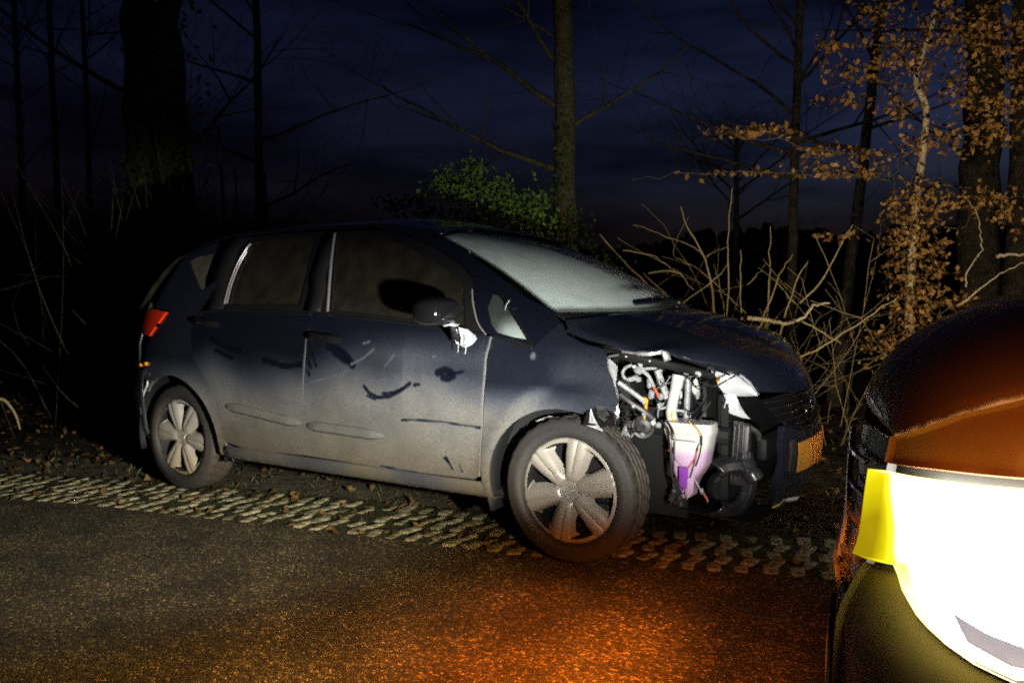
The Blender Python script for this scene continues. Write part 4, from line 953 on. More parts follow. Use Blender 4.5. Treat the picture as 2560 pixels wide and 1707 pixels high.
tank_part('tank_rib', [aty(1606, 1020, -.742), aty(1616, 1022, -.735), aty(1606, 1075, -.735), aty(1590, 1100, -.72), aty(1586, 1098, -.725)], 'bottle', .006)
tank_part('tank_foot', [aty(1574, 1100, -.725), aty(1594, 1095, -.72), aty(1592, 1130, -.70), aty(1578, 1147, -.695), aty(1574, 1135, -.70)], 'bottle', .006)
for l, m, r in (([(1518, 966, -.72), (1534, 985, -.745), (1540, 1010, -.755), (1541, 1050, -.755), (1543, 1090, -.745), (1552, 1118, -.73), (1560, 1130, -.72)], 'black_cable', .0045), ([(1532, 966, -.73), (1545, 988, -.755), (1549, 1015, -.762), (1547, 1060, -.758), (1546, 1090, -.75)], 'black_cable', .0035),
                ([(1588, 970, -.73), (1605, 990, -.75), (1612, 1005, -.755), (1608, 1040, -.75), (1598, 1070, -.745)], 'black_cable', .003), ([(1583, 968, -.735), (1600, 985, -.752), (1611, 1000, -.757)], 'yellow_wire', .0022), ([(1545, 1020, -.742), (1536, 1035, -.735)], 'red_wire', .003), ([(1604, 1030, -.75), (1592, 1058, -.75), (1580, 1074, -.748)], 'red_wire', .0028)):
    MB().tube(smooth_path(pa(l), 5), r, 6).build('cable', M[m], wt)
for i in range(16):
    p = aty(r5.uniform(1542, 1572), r5.uniform(1105, 1158), r5.uniform(-.735, -.70)); s = r5.uniform(.012, .026)
    shell('torn_foam', [p+Vector((r5.uniform(-1, 1), r5.uniform(-.6, .6), r5.uniform(-1.4, 1.2)))*s for _ in range(5)], M['dark_grey'], wt, .004, .004, (0, -1, 0))
rod([(1594, 1098, -.66), (1602, 1112, -.66), (1608, 1124, -.66)], .0025, 'pipe_grey', 'cable'); lump(1612, 1128, -.66, .009, 'grey_plastic', 'wire_plug', 30, (1, 1, 1.3)); rod([(1614, 1130, -.66), (1622, 1142, -.66), (1626, 1152, -.66)], .004, 'red_wire', 'cable')
# broken headlamp: only its inner end is left
hl = shell('broken_headlamp', [aty(1642, 858, -.47), aty(1650, 846, -.47), aty(1672, 852, -.46), aty(1700, 868, -.44), aty(1728, 892, -.41), aty(1741, 909, -.39), aty(1700, 910, -.42), aty(1680, 909, -.45), aty(1662, 902, -.475), aty(1650, 886, -.485)], M['reflector'], car, .020, .02, (.7, -.7, 0), .002, 5)
shell('lamp_bracket', [aty(1662, 905, -.47), aty(1690, 908, -.44), aty(1699, 930, -.43), aty(1712, 948, -.42), aty(1724, 962, -.40), aty(1700, 958, -.43), aty(1674, 948, -.46), aty(1662, 935, -.47), aty(1668, 918, -.47)], M['reflector'], hl, .010, .005, (.7, -.7, 0), .004, 4)
shell('lamp_lens', [aty(1662, 842, -.45), aty(1690, 850, -.43), aty(1722, 875, -.40), aty(1744, 906, -.37), aty(1734, 897, -.385), aty(1705, 868, -.43), aty(1672, 851, -.455)], M['grey_plastic'], hl, .006, .004, (.6, -.6, .4))
lump(1649, 872, -.50, .009, 'amber', 'amber_bulb', 31).parent = hl
# nose: grille, emblem, what is left of the bumper
def Xf(y, z): return 2.092-.30*y*y-.45*y**4+interp(z, [(.18, -.09), (.24, -.035), (.34, -.004), (.46, .008), (.56, .0), (.64, -.012), (.72, -.03)])
def FM(off=0.0): return lambda y, z: (Xf(y, z)+off, y, z)
GR = [(-.395, .695), (-.30, .592), (-.16, .556), (0, .540), (.16, .556), (.30, .592), (.395, .695), (.2, .702), (0, .700), (-.2, .702)]
gr = panel('grille', GR, FM(-.02), M['gloss_black'], car, step=.04, flange=.02)
for z in (.565, .595, .625, .655, .682):
    h = .395-(.695-z)*.95
    MB().tube([FM(-.012)(y, z) for y in arc(-h, h, 18)], .0045, 6).build('grille_bar', M['black_plastic'], gr)
for sg in (-1, 1):
    MB().tube(smooth_path([FM(.006)(sg*y, z) for y, z in ((.30, .588), (.24, .570), (.12, .549), (.02, .540))], 5), .008, 8).build('grille_trim', M['gloss_black'], gr)
EM = Matrix.Translation(FM(.012)(-.02, .615))@Matrix.Rotation(-math.pi/2, 4, 'Z')
MB().tube([EM@Vector((.052*math.cos(a), 0, .048*math.sin(a))) for a in [2*math.pi*i/36 for i in range(36)]], .007, 8, closed=True).build('emblem_ring', M['chrome'], gr)
MB().box(EM@Vector((0, .002, 0)), (.010, .135, .020), None, .003).build('emblem_bar', M['chrome'], gr)
BP = [(-.292, .578), (-.16, .545), (0, .528), (.16, .545), (.30, .578), (.41, .69), (.55, .69), (.70, .62), (.76, .48), (.77, .32), (.70, .22), (.45, .20), (0, .195), (-.26, .205), (-.33, .25), (-.345, .34), (-.315, .42), (-.325, .50)]
bp = panel('front_bumper', BP, FM(), M['paint'], car, step=.035, flange=.03, attr=lambda y, z: .06)
shell('tow_eye_cover', [Vector(FM(.006)(-.13+.035*math.cos(a), .40+.035*math.sin(a))) for a in [2*math.pi*i/14 for i in range(14)]], M['black_plastic'], bp, .004, .004, (1, 0, 0))
pm = panel('number_plate', [(-.22, .370), (.30, .370), (.30, .498), (-.22, .498)], FM(.022), M['plate'], car, step=.05, gap=0, flange=.006)
panel('plate_holder', [(-.23, .360), (.31, .360), (.31, .508), (-.23, .508)], FM(.012), M['black_plastic'], pm, step=.06, gap=0, flange=.01)
# far headlamp, whole
shell('far_headlamp', [(1.985, .40, .715), (1.94, .50, .765), (1.87, .61, .82), (1.76, .70, .862), (1.70, .755, .85), (1.76, .735, .77), (1.86, .66, .71), (1.94, .53, .68)], M['reflector'], car, .025, .03, (.7, .7, .2), 0, 5)
# air guide, fog lamp surround hanging loose, undertray
ag = MB().box((1.925, -.44, .47), (.07, .05, .26), Matrix.Rotation(.06, 3, 'Y'), .012).build('air_guide', M['dark_grey'], car)
for dx in (-.03, -.012, .006): MB().box((1.93+dx, -.468, .48), (.010, .012, .24), Matrix.Rotation(.06, 3, 'Y'), .003).build('guide_rib', M['dark_grey'], ag)
MB().tube(smooth_path([(1.90, -.47, .60), (1.95, -.45, .59), (1.985, -.42, .56), (1.99, -.41, .53)], 5), .012, 8).build('air_guide_bracket', M['dark_grey'], ag)
rows = []
C0 = Vector(aty(1668, 1120, -.50)); ax = Vector((.80, -.60, .05)).normalized(); e1 = Vector((.6, .8, 0)).normalized(); e2 = ax.cross(e1)
if e2.z < 0: e2 = -e2
for r, a in ((.060, .0), (.066, .030), (.082, .048), (.104, .040), (.122, .005), (.128, -.05)):
    rows.append([C0+(e1*math.cos(t)+e2*math.sin(t))*r*(1.0+.18*math.exp(-((t-.55)/.6)**2))+ax*a for t in arc(-2.3, 2.15, 34)])
fl = grid_obj('fog_lamp_surround', rows, M['scuffed_black'], car, thick=.006, flip=False)
MB().lathe([(0, -.05), (.06, -.05), (.064, .0)], 28, Matrix.Translation(C0)@ax.to_track_quat('Y', 'Z').to_matrix().to_4x4()).build('fog_lamp_bowl', M['inner'], fl)
shell('fog_lamp_bracket', [aty(1636, 1108, -.52), aty(1640, 1098, -.52), aty(1668, 1075, -.51), aty(1680, 1076, -.50), aty(1672, 1088, -.50), aty(1650, 1105, -.52)], M['dark_grey'], fl, .006, .006, (0, -1, .2), .003)
MB().tube(smooth_path([aty(1712, 1040, -.45), aty(1716, 1062, -.46), aty(1726, 1085, -.47), aty(1738, 1105, -.47)], 5), [.030]*5+[.034]*5+[.038]*5+[.03], 12).build('bumper_corner', M['scuffed_black'], fl)
shell('undertray', [aty(1555, 1168, -.52), aty(1640, 1185, -.52), aty(1720, 1200, -.50), aty(1790, 1170, -.42), aty(1760, 1158, -.30), aty(1650, 1150, -.28)], M['black_plastic'], car, .006, .004, (0, 0, 1), .006, 4)
rod([(1755, 1174, -.34), (1775, 1165, -.33), (1790, 1158, -.32)], .004, 'yellow_wire', 'loose_strip'); rod([(1790, 1158, -.32), (1798, 1150, -.32), (1802, 1146, -.32)], .004, 'grey_plastic', 'loose_strip')
shell('loose_strip', [aty(1803, 1150, -.32), aty(1808, 1144, -.32), aty(1836, 1140, -.30), aty(1830, 1148, -.30), aty(1812, 1152, -.31)], M['white_plastic'], car, .003, .002, (0, -1, 0))

# ================================================================== SERVICE CAR, its lit corner in the right foreground
HA = math.radians(175); sh = (math.cos(HA), math.sin(HA)); slf = (-sh[1], sh[0]); SO = (2.645, -1.488)
PC = [(0, 0), (-.015, .35), (-.06, .58), (-.14, .745), (-.25, .845), (-.40, .892), (-.7, .91), (-1.6, .915), (-4.4, .90)]
PS = [0]
for a, b in zip(PC, PC[1:]): PS.append(PS[-1]+math.hypot(b[0]-a[0], b[1]-a[1]))
PCX = [(s, p[0]) for s, p in zip(PS, PC)]; PCY = [(s, p[1]) for s, p in zip(PS, PC)]
BZ = [(.2, -.03), (.30, .05), (.42, .075), (.55, .07), (.64, .045), (.72, .012), (.85, 0), (.90, -.018), (.95, -.05), (1.0, -.095), (1.1, -.20)]
svc = empty('service_car', (SO[0], SO[1], 0), HA)
tag(svc, 'service car at the right edge with glaring headlamp and amber indicator', 'car')
def SV(off=0.0):
    def g(s, z):
        a = abs(s); sg = 1 if s >= 0 else -1
        x, y = interp(a, PCX), interp(a, PCY); x0, y0 = interp(max(0, a-.01), PCX), interp(max(0, a-.01), PCY); x1, y1 = interp(a+.01, PCX), interp(a+.01, PCY)
        d = math.hypot(x1-x0, y1-y0); nx, ny = (y1-y0)/d, -(x1-x0)/d
        b = interp(z, BZ)*(.45+.55*sm(.6, .85, a))+off
        return (x+nx*b, sg*(y+ny*b), z)
    return g
M['svc_dark'] = mat('service_car_bonnet_paint', (.32, .13, .04), .4, coat=.3)
M['svc_pale'] = mat('service_car_bumper_paint', (.56, .43, .32), .5, coat=.1, noise=(7, (.44, .33, .24), .4, .7))
M['svc_black'] = mat('service_car_black_plastic', (.02, .018, .016), .4)
def lens_mat():
    m = bpy.data.materials.new('lit_headlamp_lens'); m.use_nodes = True; nt = m.node_tree; nt.nodes.clear(); L = nt.links
    o = nt.nodes.new('ShaderNodeOutputMaterial'); e = nt.nodes.new('ShaderNodeEmission'); a = nt.nodes.new('ShaderNodeAttribute'); a.attribute_name = 'dirt'
    t = nt.nodes.new('ShaderNodeTexCoord'); n = nt.nodes.new('ShaderNodeTexNoise'); n.inputs['Scale'].default_value = 9; n.inputs['Detail'].default_value = 3; L.new(t.outputs['Object'], n.inputs['Vector'])
    ma = nt.nodes.new('ShaderNodeMath'); ma.operation = 'MULTIPLY_ADD'; L.new(n.outputs['Fac'], ma.inputs[0]); ma.inputs[1].default_value = .30; L.new(a.outputs['Fac'], ma.inputs[2])
    sb = nt.nodes.new('ShaderNodeMath'); sb.operation = 'SUBTRACT'; L.new(ma.outputs[0], sb.inputs[0]); sb.inputs[1].default_value = .13
    r = nt.nodes.new('ShaderNodeValToRGB'); q = r.color_ramp.elements; q[0].position = 0; q[0].color = (.028, .016, .0005, 1); q[1].position = 1; q[1].color = (9.0, 8.7, 8.0, 1)
    for p_, c_ in ((.22, (.085, .062, .0006)), (.45, (.17, .14, .001)), (.64, (.34, .31, .012)), (.80, (1.3, 1.2, .35))): k = q.new(p_); k.color = (*c_, 1)
    L.new(sb.outputs[0], r.inputs['Fac']); L.new(r.outputs['Color'], e.inputs[0]); e.inputs[1].default_value = 1.0; L.new(e.outputs[0], o.inputs[0]); return m
M['lens_lit'] = lens_mat()
M['bezel'] = mat('lamp_bezel', (.55, .50, .58), .25, .6, noise=(60, (.3, .27, .32), .4, .7), emit=((.50, .44, .50), .16))  # weak emission of its own stands in for lamplight on the bezel
LENS = [(.825, .845), (.92, .853), (1.0, .858), (1.10, .865), (1.24, .875), (1.29, .85), (1.27, .74), (1.20, .655), (1.07, .604), (1.02, .613), (.985, .626), (.95, .645), (.92, .668), (.895, .702), (.86, .694), (.815, .686), (.818, .75)]
def lens_glow(s, z):
    d = float(poly_dist(np.array([[abs(s), z]]), LENS)[0])
    left = sm(.81, .885, abs(s)+.10*(z-.76)); low = sm(.62, .72, z) if abs(s) < .9 else 1
    return min(.50+.60*sm(-.002, .012, d), .10+1.0*sm(.795, .915, abs(s)+.16*(z-.76)))
def mir_poly(p): return [(-s, z) for s, z in p][::-1]
for sg in (1, -1):
    lp = LENS if sg > 0 else mir_poly(LENS)
    lens = panel('headlamp', lp, SV(.012), M['lens_lit'], svc, step=.02, gap=.003, flange=.03, attr=lens_glow, flip=True)
    bz = [(.985, .668), (1.03, .655), (1.09, .648), (1.19, .668), (1.12, .628), (1.06, .622), (1.01, .636)]
    panel('lamp_bezel', bz if sg > 0 else mir_poly(bz), SV(.018), M['bezel'], lens, step=.02, gap=0, flange=.003, flip=True)
CORN = [(.815, .680), (.86, .688), (.893, .696), (.918, .662), (.948, .639), (.983, .620), (1.02, .607), (1.07, .598), (1.20, .648), (1.26, .70), (1.30, .66), (1.36, .40), (1.30, .24), (.90, .24), (.83, .27), (.80, .42), (.795, .60)]
FENS = [(.815, .893), (.85, .905), (.94, .945), (1.04, .978), (1.3, 1.01), (1.8, 1.04), (2.5, 1.07), (2.5, .30), (2.27, .30)]+[(1.85+.40*math.cos(math.radians(a)), .36+.40*math.sin(math.radians(a))) for a in arc(8, 172, 14)]+[(1.41, .30), (1.37, .40), (1.31, .67), (1.28, .75), (1.30, .86), (1.25, .882), (1.10, .871), (1.0, .864), (.92, .859), (.825, .851)]
for sg in (1, -1):
    f_ = (lambda p: p) if sg > 0 else mir_poly
    panel('bumper_corner', f_(CORN), SV(), M['svc_pale'], svc, step=.03, flip=True, gap=.002)
    panel('front_wing', f_(FENS), SV(), M['svc_dark'], svc, step=.05, flip=True, gap=.003, dstep=.03)
    panel('body_side', f_([(2.5, .30), (5.0, .30), (5.0, 1.05), (2.5, 1.07)]), SV(), M['svc_dark'], svc, step=.15, flip=True, gap=.003)
BUMC = [(-.795, .60), (-.80, .42), (-.81, .30), (-.70, .24), (.70, .24), (.81, .30), (.80, .42), (.795, .60), (.70, .615), (-.70, .615)]
panel('front_bumper', BUMC, SV(-.004), M['svc_black'], svc, step=.05, flip=True)
sg_ = panel('front_grille', [(-.80, .62), (.80, .62), (.812, .75), (.815, .885), (.72, .895), (-.72, .895), (-.815, .885), (-.812, .75)], SV(-.012), M['svc_black'], svc, step=.06, flip=True)
for z in (.66, .72, .78, .84):
    MB().tube([SV(.004)(s, z) for s in arc(-.74, .74, 40)], .006, 6).build('grille_bar', M['gloss_black'], sg_)
for sg in (1, -1):
    MB().tube(smooth_path([SV(.006)(sg*s, z) for s, z in ((.60, .88), (.615, .80), (.625, .72), (.66, .64))], 5), .006, 6).build('grille_trim', M['chrome'], sg_)
    MB().tube(smooth_path([SV(.006)(sg*s, z) for s, z in ((.70, .585), (.715, .50), (.71, .40), (.66, .32))], 5), .006, 6).build('grille_trim', M['chrome'], sg_)
panel('nose_core', [(-1.36, .26), (1.36, .26), (1.36, .985), (1.10, .975), (.95, .93), (.80, .882), (.4, .895), (-.4, .895), (-.80, .882), (-.95, .93), (-1.10, .975), (-1.36, .985)], SV(-.035), M['svc_black'], svc, step=.06, flip=True, gap=0, flange=0)
# bonnet
ZC = [(-1.6, 1.215), (-1.2, 1.20), (-.6, 1.17), (-.28, 1.135), (-.10, 1.055), (-.04, 1.0), (-.005, .945), (0, .925)]
ZE = [(.80, .897), (.85, .908), (.94, .948), (1.04, .981), (1.3, 1.013), (1.8, 1.043), (2.3, 1.06)]
rows = []
for v_ in [0, .004, .012, .025, .045, .07, .10, .14, .18, .23, .3, .4, .5, .62, .75, .88, 1]:
    s = .80+1.5*v_; xe, ye = interp(s, PCX), interp(s, PCY); n_ = SV()(s, interp(s, ZE)); xc = -1.55*v_
    rows.append([(xc+(n_[0]-xc)*abs(u)**2.5, u*abs(n_[1]), interp(xc, ZC)-(interp(xc, ZC)-interp(s, ZE))*abs(u)**5.5) for u in [math.copysign(abs(t)**.8, t) for t in arc(-1, 1, 48)]])
sb = grid_obj('service_bonnet', rows, M['svc_dark'], svc, thick=.012, flip=False)
# simple cabin behind the bonnet, wheels
rows = [[(x-.18*abs(u)**2.2, u*w, z-.05*abs(u)**3) for u in arc(-1, 1, 20)] for x, w, z in ((-1.50, .80, 1.20), (-1.75, .76, 1.40), (-2.0, .72, 1.58), (-2.2, .68, 1.66))]
wsb = grid_obj('windscreen', rows, M['glass'], svc, thick=.006, flip=True)
rows = [[(x-.18*abs(u)**2.2 if i == 0 else x, u*w, z-.05*abs(u)**3) for u in arc(-1, 1, 20)] for i, (x, w, z) in enumerate(((-2.2, .68, 1.66), (-2.6, .67, 1.70), (-3.4, .67, 1.68), (-4.2, .66, 1.58), (-4.42, .72, 1.2), (-4.45, .85, .8), (-4.4, .85, .4)))]
grid_obj('roof', rows, M['svc_dark'], svc, thick=.012, flip=True)
for sg in (1, -1):
    grid_obj('side_glass', [[(x, sg*y, z) for x, y, z in r] for r in ([(-1.62, .84, 1.05), (-2.4, .66, 1.60)], [(-3.0, .88, 1.07), (-3.0, .66, 1.63)], [(-4.40, .86, 1.07), (-4.25, .65, 1.53)])], M['glass'], svc, flip=(sg > 0), thick=.006)
    for cx in (-.98, -3.6):
        w = bpy.data.objects.new('wheel', rimm); link(w, svc); w.location = (cx, sg*.80, .345); w.rotation_euler = (0, 0, 0 if sg > 0 else math.pi); w.scale = (1.1, 1.05, 1.1)
        for nm, me, q_ in (('tyre', TY, 1), ('hubcap', HB, 1.08)): link(bpy.data.objects.new(nm, me), w).scale = (q_, 1, q_)
# ---- its lit lamps, with added fill lights among them
def lamp(name, kind, loc, target, watt, col, radius, size=None, blend=1.0, scale=(1, 1, 1)):
    d = bpy.data.lights.new(name, kind); d.energy = watt; d.color = col; d.shadow_soft_size = radius
    if kind == 'SPOT': d.spot_size = math.radians(size); d.spot_blend = blend
    o = bpy.data.objects.new(name, d); COL.objects.link(o); o.parent = svc
    R = Matrix.Rotation(HA, 4, 'Z'); inv = (Matrix.Translation((SO[0], SO[1], 0))@R).inverted()
    lc = Vector(loc); o.location = lc
    wl_ = Matrix.Translation((SO[0], SO[1], 0))@R@lc; dr = inv@Vector(target)-lc
    o.rotation_euler = dr.to_track_quat('-Z', 'Y').to_euler(); o.scale = scale; return o
pL = Vector(SV(.17)(.80, .77)); pR = Vector(SV(.08)(-1.04, .80)); pI = Vector(SV(.06)(.80, .78)); pIR = Vector(SV(.06)(-1.0, .80))
lamp('headlamp_beam', 'SPOT', pL, (-4.0, -.45, .36), HEADLAMP_W, (1.0, .99, .93), .035, 39, 1.0, (2.6, 1, 1))
lamp('headlamp_spread', 'SPOT', pL, (1.2, -.10, .95), HEADLAMP_W*.34, (1.0, .98, .92), .04, 46, 1.0, (1.5, 1, 1))
lamp('tree_fill_light', 'SPOT', pR, (1.2, 4.0, 1.9), HEADLAMP_W*TREE_FILL, (1.0, .88, .66), .04, 84, 1.0)  # added fill for the trees, set at the unseen far lamp
lamp('indicator_and_fill', 'SPOT', pI, (1.70, -1.66, 0), INDICATOR_W*.68, (1.0, .21, .012), .05, 27, 1.0, (2.0, 1, 1))
lamp('indicator_and_fill', 'SPOT', pI, (1.45, -1.85, 0), INDICATOR_W*.28, (1.0, .26, .02), .05, 31, 1.0, (3.4, 1, 1))
lamp('indicator_and_fill', 'SPOT', pI, (2.10, -1.38, 0), INDICATOR_W*.16, (1.0, .23, .014), .05, 44, 1.0, (1.6, 1, 1))
lamp('foreground_fill', 'SPOT', pL, (.35, -2.1, 0), HEADLAMP_W*.32, (1.0, .64, .20), .04, 34, 1.0, (3.0, 1, 1))  # added warm fill for the near asphalt, placed at the headlamp
for s_ in (.95, 1.12): lamp('indicator_and_fill', 'POINT', SV(.075)(s_, .885), (0, 0, 0), .022, (1.0, .36, .05), .05)  # added amber fill for wing and bonnet, floating outside the lens
lamp('indicator_and_fill', 'POINT', SV(.17)(1.05, .985), (0, 0, 0), .085, (1.0, .38, .07), .07)  # higher amber fill, added in the air to brighten the bonnet
lamp('indicator_and_fill', 'SPOT', pIR, (1.0, 4.0, 1.6), INDICATOR_W*.05, (1.0, .40, .06), .03, 110, 1.0)

# ================================================================== TREES AND SHRUBS
def base(px, d):
    p = at(px, 675, d); return Vector((p.x, p.y, -.03))
class Tree:
    def __init__(s, seed): s.t = MB(); s.b = MB(); s.tw = MB(); s.r = random.Random(seed)
    def limb(s, p, d, L, r, depth, mb, wob=.25, up=.05):
        rr = s.r; pts = [p.copy()]; rad = [r]; n = max(3, int(L/.22)) if depth > 1 else max(3, int(L/.3)); d = d.normalized(); q = p.copy(); kids = []
        for i in range(n):
            d = (d+Vector((rr.gauss(0, wob), rr.gauss(0, wob), rr.gauss(0, wob)+up))*.35).normalized(); q = q+d*(L/n); pts.append(q.copy()); rad.append(max(.0022, r*(1-.8*(i+1)/n)))
            kids.append((q.copy(), d.copy(), rad[-1]))
        mb.tube(pts, rad, 6 if r > .02 else (4 if r > .006 else 3), cap=False)
        if depth > 0:
            for q, dd, r2 in kids[max(0, n//4):]:
                if rr.random() < .62:
                    side = Vector((rr.gauss(0, 1), rr.gauss(0, 1), rr.gauss(0, .6)+.25)).normalized()
                    s.limb(q, (dd*.75+side).normalized(), L*rr.uniform(.32, .62), max(.0025, r2*rr.uniform(.45, .7)), depth-1, s.tw if depth < 2 else s.b, wob, up)
        return kids
def bare_tree(name, label, px, d, dia, H, seed, bark='bark', lean=(0, 0), limbs=(), auto=0, bow=0.0, flare=1.5, grp=None):
    """trunk on its own spot, limbs given as (height, azimuth in the picture: -1 left .. 1 right, length, rise)"""
    T = Tree(seed); b = base(px, d); root = empty(name, b); tag(root, label, 'tree', grp); rr = T.r
    side = Vector((CR[0], CR[1], 0)).normalized(); fwd = Vector((CF[0], CF[1], 0)).normalized()
    pts = []; rad = []; n = 22
    for i in range(n+1):
        t = i/n; h = H*t
        pts.append(side*(lean[0]*h+bow*math.sin(t*3.1)+rr.gauss(0, .012)*dia*4)+fwd*(lean[1]*h)+Vector((0, 0, h-.1)))
        rad.append(dia/2*(1+(flare-1)*math.exp(-h/.35))*(1-.45*t))
    T.t.tube(pts, rad, 14)
    def on(h):
        t = max(0, min(1, h/H))*n; i = min(n-1, int(t)); return pts[i].lerp(pts[i+1], t-i), rad[i]
    for h, az, L, rise in limbs:
        p, r = on(h); T.limb(p, side*az+fwd*rr.uniform(-.5, .5)+Vector((0, 0, rise)), L, min(r*.5, .012*L+.006), 3, T.b)
    for i in range(auto):
        p, r = on(rr.uniform(.35, .98)*H); T.limb(p, side*rr.uniform(-1, 1)+fwd*rr.uniform(-1, 1)+Vector((0, 0, rr.uniform(.0, .9))), rr.uniform(.9, 2.4), min(r*.45, .022), 2, T.b)
    T.t.build('trunk', M[bark], root)
    if T.b.v: T.b.build('branches', M[bark], root, sharp=0)
    if T.tw.v: tag(T.tw.build('twigs', M[bark], root, sharp=0), kind='stuff')
    return root, pts
G1 = 'bare trees behind the wrecked car'
bare_tree('old_tree', 'thick dark gnarled tree trunk standing behind the rear of the wreck', 375, 9.6, .80, 6.5, 1, limbs=((2.6, .8, 2.0, .5), (3.2, -.9, 2.2, .5), (1.6, .7, 1.2, .9)), auto=5, flare=1.35, grp=G1)
bare_tree('slim_tree', 'slim dark trunk just right of the thick gnarled tree', 598, 11.5, .13, 7.5, 2, lean=(.012, 0), limbs=((3.3, .9, 2.2, .25), (3.0, -.9, 1.8, .35), (2.4, .9, 1.5, .6)), auto=10, grp=G1)
bare_tree('roadside_tree', 'straight mid-sized trunk rising behind the windscreen beside the green bush', 1298, 8.6, .265, 7.0, 3, 'bark_green', limbs=((2.5, -.95, 2.3, .25), (3.1, -.9, 2.4, .5), (3.5, -.8, 2.0, .7), (2.9, .9, 1.6, .5)), auto=3, flare=1.15, grp=G1)
bare_tree('slim_tree', 'slim many-branched bare tree between the mid-sized trunk and the brown beech', 1812, 10.5, .125, 7.0, 4, lean=(.02, 0), limbs=((2.9, -1, 2.6, .25), (3.0, .9, 2.2, .2), (3.3, -.8, 2.5, .6), (3.7, .8, 2.0, .5), (2.6, -.9, 2.2, .15), (3.9, -.9, 2.4, .4)), auto=8, grp=G1)
bare_tree('slim_tree', 'slim trunk leaning right, just left of the brown beech', 1918, 9.2, .125, 7.0, 5, lean=(.105, 0), limbs=((2.7, -.9, 1.6, .1), (2.9, .9, 1.2, .2)), auto=3, grp=G1)
bare_tree('old_tree', 'thick black trunk behind the beech at the right edge', 2246, 10.2, .46, 7.0, 6, auto=4, flare=1.2, grp=G1)
bare_tree('old_tree', 'rightmost thick trunk cut by the picture edge', 2345, 9.6, .34, 7.0, 7, auto=3, flare=1.2, grp=G1)
bare_tree('forked_tree', 'small forked tree far off between the brushwood and the sky', 1690, 19, .16, 4.6, 8, limbs=((3.3, -.9, 3.0, .7), (3.4, .9, 3.0, .7), (3.0, -.7, 2.6, .9), (2.8, .8, 2.4, .5), (3.8, -.9, 2.6, .5), (3.6, .7, 2.5, .8)), auto=8, grp='far bare trees')
for i, (px, d, dia, H, sd, lb) in enumerate(((62, 26, .20, 12, 21, 'far thin trunk nearest the left picture edge'), (142, 24, .18, 12, 22, 'far thin trunk second from the left picture edge'), (216, 22, .14, 12, 23, 'far thin trunk third from the left picture edge'))):
    bare_tree('far_tree', lb, px, d, dia, H, sd, auto=26, grp='far bare trees')
for i, (px, d, dia, H, sd, ln, lb) in enumerate(((474, 9.0, .045, 3.4, 31, -.06, 'thin mossy sapling leaning left against the thick trunk'), (506, 9.2, .05, 3.0, 32, .01, 'upright mossy sapling right of the thick trunk'), (430, 8.8, .045, 3.2, 33, -.10, 'thin sapling in front of the thick trunk'), (588, 9.6, .06, 2.6, 34, .05, 'mossy sapling at the foot of the slim trunk'), (536, 9.4, .03, 2.6, 35, .02, 'thinnest sapling between the two mossy saplings'))):
    bare_tree('sapling', lb, px, d, dia, H, sd, 'bark_green', lean=(ln, 0), auto=5, flare=1.1, bow=.05, grp='saplings beside the thick trunk')

# far-off wood along the field's edge, one dark mass
v = []; f = []; rr = random.Random(5)
for i in range(2600):
    a = math.radians(rr.uniform(-10, 95)); d = rr.uniform(95, 130); x = CAM[0]-math.sin(a)*d; y = CAM[1]+math.cos(a)*d; h = (6.3+1.2*math.sin(a*7)+.5*math.sin(a*23+1)+rr.gauss(0, .45)); w = rr.uniform(.5, 1.6)
    j = len(v); n = 5
    for z, s in ((0, .35), (h*.3, .8), (h*.6, 1.0), (h*.85, .85), (h*.97, .4)):
        for k in range(n):
            t = 2*math.pi*k/n+i; q = s*w*rr.uniform(.6, 1.3); v.append((x+q*math.cos(t), y+q*math.sin(t), z+rr.uniform(-.3, .3)))
    for l in range(4):
        for k in range(n): f.append((j+l*n+k, j+l*n+(k+1) % n, j+(l+1)*n+(k+1) % n, j+(l+1)*n+k))
    f.append(tuple(j+4*n+k for k in range(n)))
tag(mesh_obj('distant_wood', v, f, M['bark'], smooth=False), 'dark wood along the horizon across the field', 'wood', kind='stuff')

tk = MB(); r8 = random.Random(88); tk0 = base(420, 8.6)
for i in range(240):
    p = base(r8.gauss(420, 150), r8.uniform(7.6, 10.5))-tk0; h = r8.uniform(.5, 2.6); q1 = p+Vector((r8.gauss(0, .25), r8.gauss(0, .25), h*.55)); q2 = q1+Vector((r8.gauss(0, .35), r8.gauss(0, .35), h*.45)); w_ = r8.uniform(.003, .010)
    pp = smooth_path([p, q1, q2], 4); tk.tube(pp, [w_*(1-.7*k/(len(pp)-1)) for k in range(len(pp))], 4)
o = tk.build('undergrowth', M['bark_green'], sharp=0); o.location = tk0; tag(o, 'murky tangle of thin stems around the thick trunk', 'undergrowth', kind='stuff')
iv2 = empty('ivy', base(375, 9.1)); tag(iv2, 'dark ivy clinging to the thick gnarled trunk', 'ivy')
gi = []
for i in range(700):
    px, py = r8.gauss(375, 48), r8.uniform(-40, 640); gi.append(rleaf(at(px, py, r8.gauss(9.15, .06))-iv2.location, .035, r8))
tag(quads_mesh('foliage', gi, M['ivy_leaf'], iv2), kind='stuff')
MB().tube([(0, 0, 0), (.05, .05, 1.2), (-.05, 0, 2.6), (.04, 0, 4.2)], .02, 6).build('stems', M['bark_green'], iv2)

